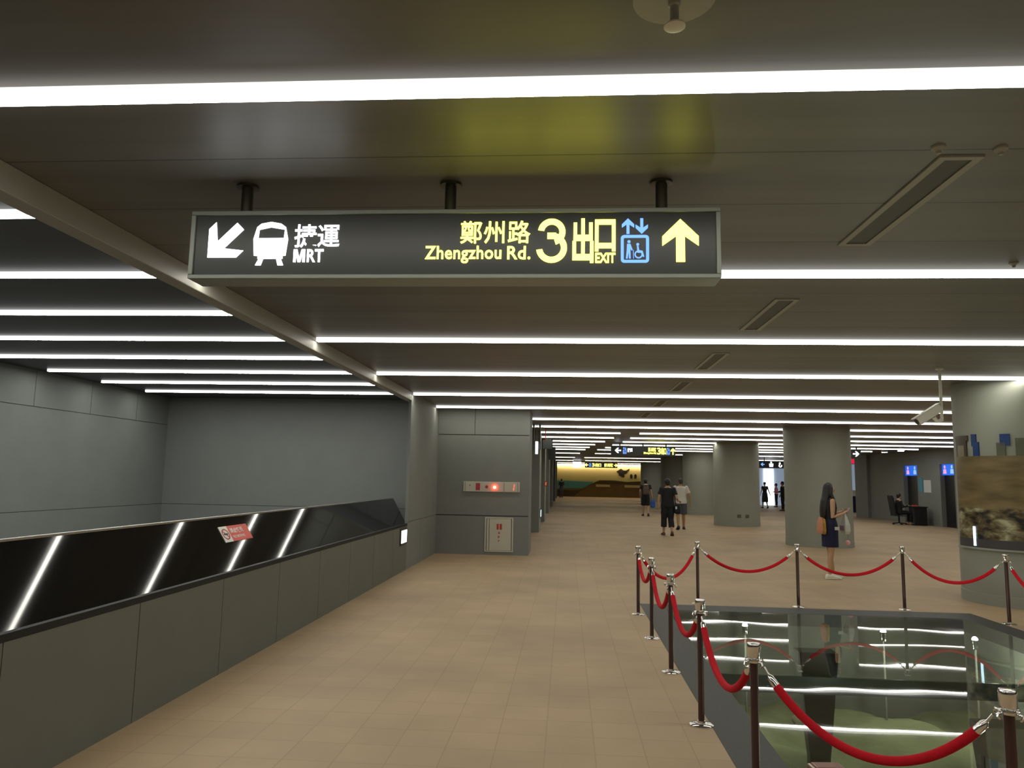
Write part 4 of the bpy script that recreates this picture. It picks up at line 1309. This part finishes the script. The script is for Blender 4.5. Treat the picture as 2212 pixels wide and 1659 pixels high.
MALE = [(0.82, .125, .095), (0.88, .160, .112), (0.95, .168, .115), (1.05, .155, .108), (1.18, .162, .115), (1.30, .182, .118), (1.38, .178, .10), (1.43, .115, .078), (1.47, .062, .06)]
FEMALE = [(0.80, .12, .095), (0.88, .160, .118), (0.95, .160, .115), (1.06, .122, .092), (1.16, .130, .105), (1.27, .150, .118), (1.36, .152, .092), (1.42, .095, .070), (1.46, .052, .052)]

def person(name, label, loc, rz, height, sex='m', legs=None, arms=None, top=None, bottom=None, shoe=None, hair='short', skin='skin', voxel=0.008, face=True, lean=0.0, head_turn=0.0, nod=0.0):
    """standing figure, facing +y before rotation. legs: per side (knee xyz, ankle xyz, foot pitch); arms: per side (elbow, wrist, finger dir)"""
    S = height / 1.70
    R = thing(name, label, 'person', loc, rz)
    R.scale = (S, S, S)
    T = MALE if sex == 'm' else FEMALE
    shx = 0.185 if sex == 'm' else 0.158
    lw = 1.0 if sex == 'm' else 0.92
    ly = lambda z: lean * max(0, z - 0.9)
    legs = legs or {-1: ((-.095, .01, .48), (-.10, 0, .085), 0), 1: ((.095, .01, .48), (.10, 0, .085), 0)}
    arms = arms or {-1: ((-.235, -.02, 1.12), (-.245, .04, .88), (0, .1, -1)), 1: ((.235, -.02, 1.12), (.245, .04, .88), (0, .1, -1))}
    body = MB()
    body.loft([ering(0, ly(z), z, rx, ry) for z, rx, ry in T])
    body.tube([(0, ly(1.42) - .01, 1.40), (0, ly(1.5), 1.47), (0, ly(1.55) + .008, 1.54)], [.058 * lw, .051 * lw, .052 * lw], 14)
    hc = Vector((0, ly(1.58) + .012, 1.595))
    HR = Matrix.Rotation(head_turn, 3, 'Z') @ Matrix.Rotation(nod, 3, 'X')
    def hp(x, y, z):
        return hc + HR @ Vector((x, y, z))
    body.ell(hc, (.073, .092, .108), rot=HR)
    body.ell(hp(0, .028, -.060), (.052, .060, .052), rot=HR)
    body.ell(hp(0, .092, -.012), (.012, .018, .024), rot=HR)
    for sx in (-1, 1):
        body.ell(hp(sx * .074, -.008, -.012), (.010, .020, .030), rot=HR)
    def legpts(sd):
        hip = Vector((sd * .085, 0, .88)); kn, an, fp = legs[sd]
        kn, an = Vector(kn), Vector(an)
        calf = kn.lerp(an, 0.35) + Vector((0, -.012, 0))
        return [hip, hip.lerp(kn, .5), kn, calf, kn.lerp(an, .75), an], [.086 * lw, .074 * lw, .053 * lw, .055 * lw, .042 * lw, .036 * lw]
    for sd in (-1, 1):
        p, r = legpts(sd)
        body.tube(p, r, 14, round_caps=True)
        an = p[-1]; fp = legs[sd][2]
        dirf = Vector((sd * .12, math.cos(fp), math.sin(fp))).normalized()
        upf = Vector((0, -math.sin(fp), math.cos(fp)))
        def fr(t, w_, hh, zc):
            c = an + dirf * t + upf * (zc - .085)
            sv = Vector((1, 0, 0))
            return [c + sv * w_ * math.cos(2 * PI * i / 12) + upf * hh * math.sin(2 * PI * i / 12) for i in range(12)]
        body.loft([fr(-.065, .022, .025, .030), fr(-.04, .034, .036, .040), fr(.02, .036, .040, .044), fr(.09, .044, .026, .030), fr(.14, .044, .018, .022), fr(.178, .026, .012, .016)])
        if shoe:
            sh = MB()
            sh.loft([fr(-.078, .024, .030, .032), fr(-.055, .042, .046, .046), fr(.01, .045, .052, .050), fr(.09, .053, .036, .036), fr(.15, .052, .028, .028), fr(.197, .03, .018, .020)])
            so = remeshed(sh, 'shoe', M[shoe], R, 0.007)
            sb = MB()
            sb.loft([fr(-.082, .026, .010, .010), fr(-.05, .046, .012, .011), fr(.09, .056, .012, .011), fr(.15, .056, .012, .011), fr(.200, .032, .010, .010)])
            sb.build('sole', M[shoe], so, smooth=True)
    armp = {}
    for sd in (-1, 1):
        el, wr, fd = arms[sd][:3]
        sh = Vector((sd * shx, ly(1.38) - .005, 1.385)); el, wr = Vector(el), Vector(wr)
        p = [sh, sh.lerp(el, .5), el, el.lerp(wr, .4), wr]
        r = [.050 * lw, .045 * lw, .037 * lw, .036 * lw, .025 * lw]
        armp[sd] = (p, r)
        body.tube(p, r, 12, round_caps=True)
        palm = arms[sd][3] if len(arms[sd]) > 3 else (-sd, 0, 0)
        side = arms[sd][4] if len(arms[sd]) > 4 else (0, 1, 0)
        curl = arms[sd][5] if len(arms[sd]) > 5 else 0.45
        hand(body, wr, fd, palm, side, curl, 0.98 if sex == 'm' else 0.9)
    remeshed(body, 'body', M[skin], R, voxel, 2)
    if face:
        for sx in (-1, 1):
            b2 = MB(); b2.ell(hp(sx * .030, .079, .006), (.013, .009, .008), 10, 6, rot=HR); b2.build('eye', M['eye'], R, smooth=True)
        b2 = MB(); b2.ell(hp(0, .080, -.062), (.021, .010, .007), 10, 6, rot=HR); b2.build('mouth', M['lip'], R, smooth=True)
    # clothing follows the body
    if top:
        z0 = top.get('hem', .90); e = top.get('ease', .016)
        g = MB()
        zs = [t_ for t_ in T if t_[0] > z0 and t_[0] <= top.get('neck', 1.43)]
        import bisect
        def interp(z):
            for a_, c_ in zip(T, T[1:]):
                if a_[0] <= z <= c_[0]:
                    f = (z - a_[0]) / (c_[0] - a_[0])
                    return a_[1] + (c_[1] - a_[1]) * f, a_[2] + (c_[2] - a_[2]) * f
            return T[0][1], T[0][2]
        rx, ry = interp(z0)
        loose = top.get('loose', 0.0)
        rings = [ering(0, ly(z0), z0, rx + e + loose, ry + e + loose)]
        for z, rx, ry in zs:
            k = loose * max(0, (1.25 - z) / 0.35)
            rings.append(ering(0, ly(z), z, rx + e + k, ry + e + k))
        g.loft(rings)
        sl = top.get('sleeve', 0.55)
        if sl > 0:
            for sd in (-1, 1):
                p, r = armp[sd]
                full = [p[0], p[1], p[2], p[3], p[4]]
                if sl <= 1:
                    end = p[0].lerp(p[2], sl)
                    g.tube([p[0], p[0].lerp(p[2], sl * .5), end], [r[0] + e, r[1] + e + .006, r[1] + e + .012], 14)
                    g.ell(p[0], (r[0] + e + .004,) * 3)
                else:
                    g.tube(full[:4] + [p[3].lerp(p[4], sl - 1)], [r[0] + e, r[1] + e, r[2] + e, r[3] + e, r[4] + e], 14)
        else:
            for sd in (-1, 1):
                g.ell(Vector((sd * shx * .72, ly(1.38) - .004, 1.375)), (.05, .075, .055))
        remeshed(g, top.get('name', 'shirt'), M[top['mat']], R, max(voxel, .009))
    if bottom:
        e = bottom.get('ease', .018)
        g = MB()
        if bottom['type'] == 'skirt':
            hz, ww, dd = bottom['hem'], bottom['w'], bottom['d']
            g.loft([ering(0, 0, hz, ww, dd), ering(0, 0, (hz + .9) / 2, ww * 1.0, dd * 1.0), ering(0, 0, .90, .178, .135), ering(0, 0, .98, .170, .125), ering(0, 0, 1.06, .138, .108)])
        else:
            g.loft([ering(0, 0, z, rx + e, ry + e) for z, rx, ry in T if .81 < z < 1.06])
            for sd in (-1, 1):
                p, r = legpts(sd)
                hz = bottom['hem']
                pts, rr = [p[0]], [r[0] + e + .008]
                for i in range(1, len(p)):
                    if p[i].z > hz:
                        pts.append(p[i]); rr.append(r[i] + e + bottom.get('flare', .012))
                    else:
                        f = (p[i - 1].z - hz) / max(1e-4, (p[i - 1].z - p[i].z))
                        pts.append(p[i - 1].lerp(p[i], f)); rr.append(r[i - 1] + e + bottom.get('flare', .012))
                        break
                g.tube(pts, rr, 16)
        remeshed(g, bottom.get('name', 'skirt' if bottom['type'] == 'skirt' else 'trousers'), M[bottom['mat']], R, max(voxel, .009))
    hm = MB()
    if hair in ('short', 'cropped'):
        k = 0.012 if hair == 'short' else 0.004
        hm.ell(hp(0, -.016, .022), (.074 + k, .086 + k, .092 + k), rot=HR)
        hm.ell(hp(0, -.040, -.02), (.066 + k, .055 + k, .075 + k), rot=HR)
        remeshed(hm, 'hair', M['hair' if hair == 'short' else 'hair_short'], R, .009)
    elif hair == 'bun':
        hm.ell(hp(0, -.012, .024), (.084, .096, .098), rot=HR)
        hm.ell(hp(0, -.095, .06), (.045, .045, .045), rot=HR)
        remeshed(hm, 'hair', M['hair'], R, .009)
    elif hair == 'long':
        hm.ell(hp(0, -.024, .022), (.088, .092, .106), rot=HR)
        hm.loft([[(p_[0], p_[1], p_[2]) for p_ in ering(0, cy_, z_, rx_, ry_)] for cy_, z_, rx_, ry_ in ((-.010, 1.63, .086, .088), (-.030, 1.56, .090, .078), (-.050, 1.48, .094, .070), (-.075, 1.40, .102, .065), (-.098, 1.30, .105, .058), (-.112, 1.20, .098, .050), (-.116, 1.12, .085, .042), (-.112, 1.06, .062, .03))])
        for sx in (-1, 1):
            hm.tube([hp(sx * .076, .005, .03), (sx * .086, .010, 1.52), (sx * .10, .035, 1.42), (sx * .10, .065, 1.32), (sx * .085, .085, 1.24)], [.026, .030, .034, .03, .018], 10, round_caps=True)
        remeshed(hm, 'hair', M['hair'], R, .009)
    return R

# the woman at the rope, facing right, long hair, things in her hands
W = person('person', 'person with long black hair in navy skirt and white sneakers, standing before the column', (4.60, 13.73, 0), -PI / 2 + 0.12, 1.635, 'f',
       legs={-1: ((-.075, .03, .47), (-.07, .065, .085), 0), 1: ((.075, -.02, .47), (.072, -.06, .085), 0)},
       arms={1: ((.205, -.035, 1.10), (.13, .20, 1.17), (-.35, .75, .35), (0, -.3, 1), (0.2, 1, 0), .75), -1: ((-.20, -.02, 1.10), (-.10, .205, 1.17), (.3, .8, .3), (0, -.2, 1), (0, .3, 1), .8)},
       top={'mat': 'black_cloth', 'hem': .95, 'sleeve': 0, 'neck': 1.43, 'name': 'sleeveless_top', 'ease': .012}, bottom={'type': 'skirt', 'hem': .565, 'w': .160, 'd': .138, 'mat': 'navy_cloth'},
       shoe='shoe_white', hair='long', voxel=.006, nod=-.22)
def on(P, v):
    bpy.context.view_layer.update()
    return P.matrix_world @ Vector(v)
# shoulder bag hanging behind her
p = on(W, (.02, -.165, .80))
t = thing('shoulder_bag', 'mustard and salmon shoulder bag hanging behind the long haired woman', 'bag', tuple(p), W.rotation_euler.z)
b = MB(); b.loft([[(x * k, y * k2, z) for x, y in ((-.12, -.035), (.12, -.035), (.12, .0), (-.12, .0))] for k, k2, z in ((.75, .8, 0), (.95, 1.0, .05), (.85, .9, .17), (.5, .45, .28))]); b.build('bag_front', M['salmon'], t, bevel=.012)
b = MB(); b.loft([[(x * k, y, z) for x, y in ((-.12, .0), (.12, .0), (.12, .04), (-.12, .04))] for k, z in ((.8, -.01), (1, .04), (.95, .18), (.7, .26))]); b.build('bag_back', M['mustard'], t, bevel=.012)
b = MB(); b.tube([(.02, .02, .25), (.05, .06, .42), (.10, .12, .58), (.12, .19, .60)], .010, 8, flat=.5); b.build('strap', M['mustard'], t)
# plastic bag in her hands
p = on(W, (.0, .29, .80))
t = thing('plastic_bag', 'white translucent shopping bag held by the long haired woman', 'bag', tuple(p), W.rotation_euler.z)
b = MB(); b.loft([[(x * k, y * k, z) for x, y in ((-.10, -.05), (.10, -.05), (.10, .05), (-.10, .05))] for k, z in ((.75, 0), (1.0, .05), (.95, .15), (.55, .27), (.22, .335))]); b.build('bag_body', M['film'], t, bevel=.015)
b = MB(); b.tube([(0, 0, .32), (.01, .005, .36), (.01, .0, .395)], [.022, .014, .02], 10); b.build('bag_handle', M['film'], t)
b = MB(); b.box(-.09, .06, -.056, -.05, .06, .14); b.build('printed_mark', M['mauve'], t)
p = on(W, (.01, .325, .60))
t = thing('hanging_charm', 'small pink pompom hanging below the white shopping bag', 'charm', tuple(p))
b = MB(); b.ell((0, 0, .04), (.042, .042, .042)); b.build('pompom', M['pink_plastic'], t, smooth=True)
b = MB(); b.tube([(0, 0, .075), (.0, -.0, .215)], .004, 6); b.build('cord', M['mauve'], t)
p = on(W, (.02, .34, 1.215))
t = thing('phone', 'small phone held up in the hands of the long haired woman', 'phone', tuple(p), W.rotation_euler.z)
b = MB(); b.box(-.035, .035, -.004, .004, -.065, .065); b.build('phone_body', M['mauve'], t, bevel=.004); t.rotation_euler[0] = -.6
p = on(W, (.176, .05, .905))
t = thing('paper_slip', 'pale paper slip tucked at the waist of the navy skirt', 'slip', tuple(p), W.rotation_euler.z)
b = MB(); b.box(0, .006, -.04, .04, -.03, .025); b.build('slip_sheet', M['notice'], t)

walkA = {-1: ((-.10, .09, .49), (-.105, .13, .09), 0.0), 1: ((.095, .02, .475), (.105, -.14, .12), -.45)}
walkB = {1: ((.10, .09, .49), (.105, .13, .09), 0.0), -1: ((-.095, .02, .475), (-.105, -.14, .12), -.45)}
B1 = person('person', 'person in black shirt and cropped black trousers walking away', (3.07, 23.38, 0), 0.02, 1.70, 'm', legs=walkA,
       arms={-1: ((-.265, -.03, 1.13), (-.275, .0, .87), (0, .12, -1)), 1: ((.26, -.09, 1.12), (.33, .10, 1.04), (.6, .6, -.1), (0, 0, -1), (-.3, 1, 0), .5)},
       top={'mat': 'black_cloth', 'hem': .84, 'sleeve': .62, 'loose': .02}, bottom={'type': 'pants', 'hem': .26, 'mat': 'black_cloth', 'flare': .016}, shoe='sandal', hair='short', voxel=.007, face=True)
t = thing('black_shoulder_bag', 'black shoulder bag with pale tag at the hip of the black shirted person', 'bag', tuple(on(B1, (.265, -.07, .66))), 0.02)
b = MB(); b.loft([[(x * k, y * k, z) for x, y in ((-.07, -.09), (.09, -.09), (.09, .09), (-.07, .09))] for k, z in ((.85, 0), (1.1, .06), (1, .2), (.75, .28))]); b.build('bag_body', M['black_cloth'], t, bevel=.02)
b = MB(); b.box(-.06, -.01, -.102, -.096, .14, .22); b.build('tag', M['notice'], t)
b = MB(); b.tube([(-.03, .0, .26), (-.06, -.05, .45), (-.10, -.075, .62), (-.12, -.06, .72), (-.12, .01, .78)], .012, 8, flat=.5); b.build('strap', M['black_cloth'], t)
B2 = person('person', 'person in white shirt and grey shorts walking away', (3.92, 26.44, 0), -0.03, 1.74, 'm', legs=walkB, skin='skin_tan',
       arms={1: ((.285, -.04, 1.12), (.31, .03, .87), (.05, .15, -1)), -1: ((-.26, .02, 1.12), (-.25, .14, .90), (0, .3, -1))},
       top={'mat': 'white_cloth', 'hem': .86, 'sleeve': .68, 'loose': .022}, bottom={'type': 'pants', 'hem': .52, 'mat': 'grey_cloth', 'flare': .022}, shoe='shoe_dark', hair='cropped', voxel=.008)
B3 = person('person', 'person with brown backpack and black shorts walking away', (3.70, 35.9, 0), 0.0, 1.71, 'm', legs=walkA,
       arms={1: ((.25, -.03, 1.12), (.30, .02, .86), (.02, .05, -1), (-1, 0, 0), (0, 1, 0), 1.1), -1: ((-.25, .02, 1.13), (-.24, .16, .92), (0, .3, -1))},
       top={'mat': 'black_cloth', 'hem': .90, 'sleeve': .55}, bottom={'type': 'pants', 'hem': .50, 'mat': 'black_cloth', 'flare': .018}, shoe='shoe_dark', hair='short', voxel=.009)
t = thing('backpack', 'brown backpack on the walking person in black shorts', 'backpack', tuple(on(B3, (0, -.20, .98))))
b = MB(); b.loft([[(x * k, y * k2, z) for x, y in ((-.14, -.09), (.14, -.09), (.14, .09), (-.14, .09))] for k, k2, z in ((.9, .8, 0), (1, 1, .06), (1, .95, .28), (.8, .7, .40))]); b.build('pack_body', M['brown_cloth'], t, bevel=.03)
b = MB(); b.box(-.10, .10, -.125, -.085, .05, .2); b.build('pocket', M['brown_cloth'], t, bevel=.015)
for sx in (-1, 1):
    b = MB(); b.tube([(sx * .09, .08, .36), (sx * .10, .13, .44), (sx * .10, .24, .47), (sx * .11, .31, .40)], .018, 8, flat=.5); b.build('shoulder_strap', M['brown_cloth'], t)
t = thing('blue_tote', 'bright blue bag carried by the person with the backpack', 'bag', tuple(on(B3, (.33, .02, .40))))
b = MB(); b.loft([[(x * k, y * k, z) for x, y in ((-.11, -.07), (.11, -.07), (.11, .07), (-.11, .07))] for k, z in ((.8, 0), (1, .05), (1.0, .25), (.7, .34))]); b.build('bag_body', M['blue_bag'], t, bevel=.02)
b = MB(); b.tube([(-.05, 0, .33), (-.045, 0, .40), (0, 0, .425), (.045, 0, .40), (.05, 0, .33)], .008, 8); b.build('handle', M['blue_bag'], t)
person('person', 'person in dark clothes standing far off before the mural', (-.45, 70.0, 0), 0.4, 1.68, 'm', top={'mat': 'dark_cloth', 'hem': .88, 'sleeve': .9}, bottom={'type': 'pants', 'hem': .12, 'mat': 'grey_cloth'}, shoe='shoe_dark', hair='short', voxel=.012, face=False)
person('person', 'person in black dress walking before the bright shop', (12.98, 50.86, 0), 0.25, 1.70, 'f', legs=walkA,
       arms={1: ((.24, -.05, 1.14), (.32, -.08, .92), (.3, 0, -1)), -1: ((-.22, .02, 1.13), (-.24, .12, .90), (0, .2, -1))},
       top={'mat': 'black_cloth', 'hem': .9, 'sleeve': .45}, bottom={'type': 'skirt', 'hem': .40, 'w': .20, 'd': .19, 'mat': 'black_cloth'}, shoe='shoe_dark', hair='bun', voxel=.011, face=False)
person('person', 'person in pink shirt standing before the glowing white shop panel', (14.56, 54.0, 0), 1.2, 1.62, 'f', arms={1: ((.20, .03, 1.12), (.10, .25, 1.08), (-.3, 1, 0)), -1: ((-.20, .03, 1.12), (-.10, .25, 1.08), (.3, 1, 0))},
       top={'mat': 'pink_cloth', 'hem': .88, 'sleeve': 1.2}, bottom={'type': 'pants', 'hem': .12, 'mat': 'black_cloth'}, shoe='shoe_dark', hair='short', voxel=.011, face=False)
person('person', 'person in black partly hidden by the tall column', (13.02, 46.9, 0), 1.4, 1.74, 'm', arms={1: ((.24, .06, 1.13), (.20, .30, 1.06), (0, 1, -.1)), -1: ((-.24, .02, 1.13), (-.24, .16, .92), (0, .3, -1))},
       top={'mat': 'black_cloth', 'hem': .85, 'sleeve': 1.6}, bottom={'type': 'pants', 'hem': .10, 'mat': 'black_cloth'}, shoe='shoe_dark', hair='short', voxel=.011, face=False)

# seated person at the black desk by the lifts
sx_, sy_ = 13.98, 33.2
R = thing('person', 'person in black seated at a black desk by the lifts', 'person', (sx_, sy_, 0), -PI / 2)
g = MB()
T2 = [(z - .40, rx, ry) for z, rx, ry in MALE]
g.loft([ering(0, .02 * (z - .45), z, rx, ry) for z, rx, ry in T2])
g.tube([(0, .01, 1.0), (0, .02, 1.14)], [.056, .052], 12)
hc = Vector((0, .035, 1.195))
g.ell(hc, (.073, .092, .108)); g.ell(hc + Vector((0, .028, -.06)), (.052, .06, .052)); g.ell(hc + Vector((0, .092, -.012)), (.012, .018, .024))
for s in (-1, 1):
    g.tube([(s * .09, .0, .50), (s * .10, .22, .51), (s * .11, .43, .50), (s * .11, .44, .28), (s * .11, .42, .09)], [.085, .075, .056, .052, .038], 12, round_caps=True)
    g.loft([[(s * .11 + w_ * math.cos(2 * PI * i / 10), .42 + t_, zc + hh * math.sin(2 * PI * i / 10)) for i in range(10)] for t_, w_, hh, zc in ((-.06, .024, .025, .03), (0, .036, .04, .044), (.09, .044, .026, .03), (.18, .026, .012, .016))])
    g.tube([(s * .185, .0, .985), (s * .24, .06, .74), (s * .16, .33, .80)], [.05, .038, .026], 12, round_caps=True)
    hand(g, (s * .16, .33, .80), (-s * .2, 1, .05), (0, 0, -1), (-s, 0, 0), .4, .98)
remeshed(g, 'body', M['skin'], R, .010, 2)
g = MB()
g.loft([ering(0, .02 * (z - .45), z, rx + .02, ry + .02) for z, rx, ry in T2 if z < 1.04])
for s in (-1, 1):
    g.tube([(s * .185, .0, .985), (s * .24, .06, .74), (s * .17, .30, .79)], [.066, .055, .042], 12, round_caps=False)
remeshed(g, 'jacket', M['black_cloth'], R, .010)
g = MB()
for s in (-1, 1):
    g.tube([(s * .09, .0, .50), (s * .10, .22, .51), (s * .11, .43, .50), (s * .11, .44, .28), (s * .11, .42, .12)], [.10, .09, .075, .068, .06], 12)
g.ell((0, 0, .50), (.185, .14, .11))
remeshed(g, 'trousers', M['black_cloth'], R, .010)
g = MB(); g.ell(hc + Vector((0, -.016, .022)), (.086, .098, .104)); g.ell(hc + Vector((0, -.04, -.02)), (.078, .066, .086)); remeshed(g, 'hair', M['hair'], R, .01)
for s in (-1, 1):
    b = MB(); b.ell(hc + Vector((s * .03, .079, .006)), (.013, .009, .008), 10, 6); b.build('eye', M['eye'], R, smooth=True)
t = thing('office_chair', 'black high-backed chair under the seated person by the lifts', 'chair', (sx_, sy_, 0), -PI / 2)
b = MB(); b.box(-.25, .25, -.25, .25, .36, .385); b.build('seat', M['black_chair'], t, bevel=.012)
b = MB(); b.prism([(-.24, .38), (-.19, .38), (-.27, 1.10), (-.33, 1.22), (-.36, 1.2)], -.25, .25, 'x'); b.build('backrest', M['black_chair'], t, bevel=.02)
b = MB(); b.lathe([(.03, .06), (.03, .36)], 12); b.build('stem', M['black_chair'], t)
b = MB()
for i in range(5):
    a = 2 * PI * i / 5
    b.tube([(0, 0, .08), (.27 * math.cos(a), .27 * math.sin(a), .05)], .02, 8)
    b.ell((.27 * math.cos(a), .27 * math.sin(a), .03), (.03, .03, .03), 10, 6)
b.build('star_base', M['black_chair'], t)
t = thing('reception_desk', 'black reception desk in front of the seated person by the lifts', 'desk', (14.66, 33.05, 0))
b = MB(); b.box(-.26, .26, -.32, .40, 0.0, .05); b.box(-.0, .26, -.32, .40, .05, .74); b.box(-.26, .0, -.34, -.30, .05, .74); b.build('desk_body', M['black_desk'], t, bevel=.006)
b = MB(); b.box(-.30, .29, -.36, .44, .74, .775); b.build('desk_top', M['black_desk'], t, bevel=.006)
b = MB(); b.box(-.12, .08, -.07, .07, 0, .05)
tag(b.build('red_folder', M['coral'], loc=(14.58, 33.0, .775), bevel=.006), 'small red folder lying on the black reception desk', 'folder')
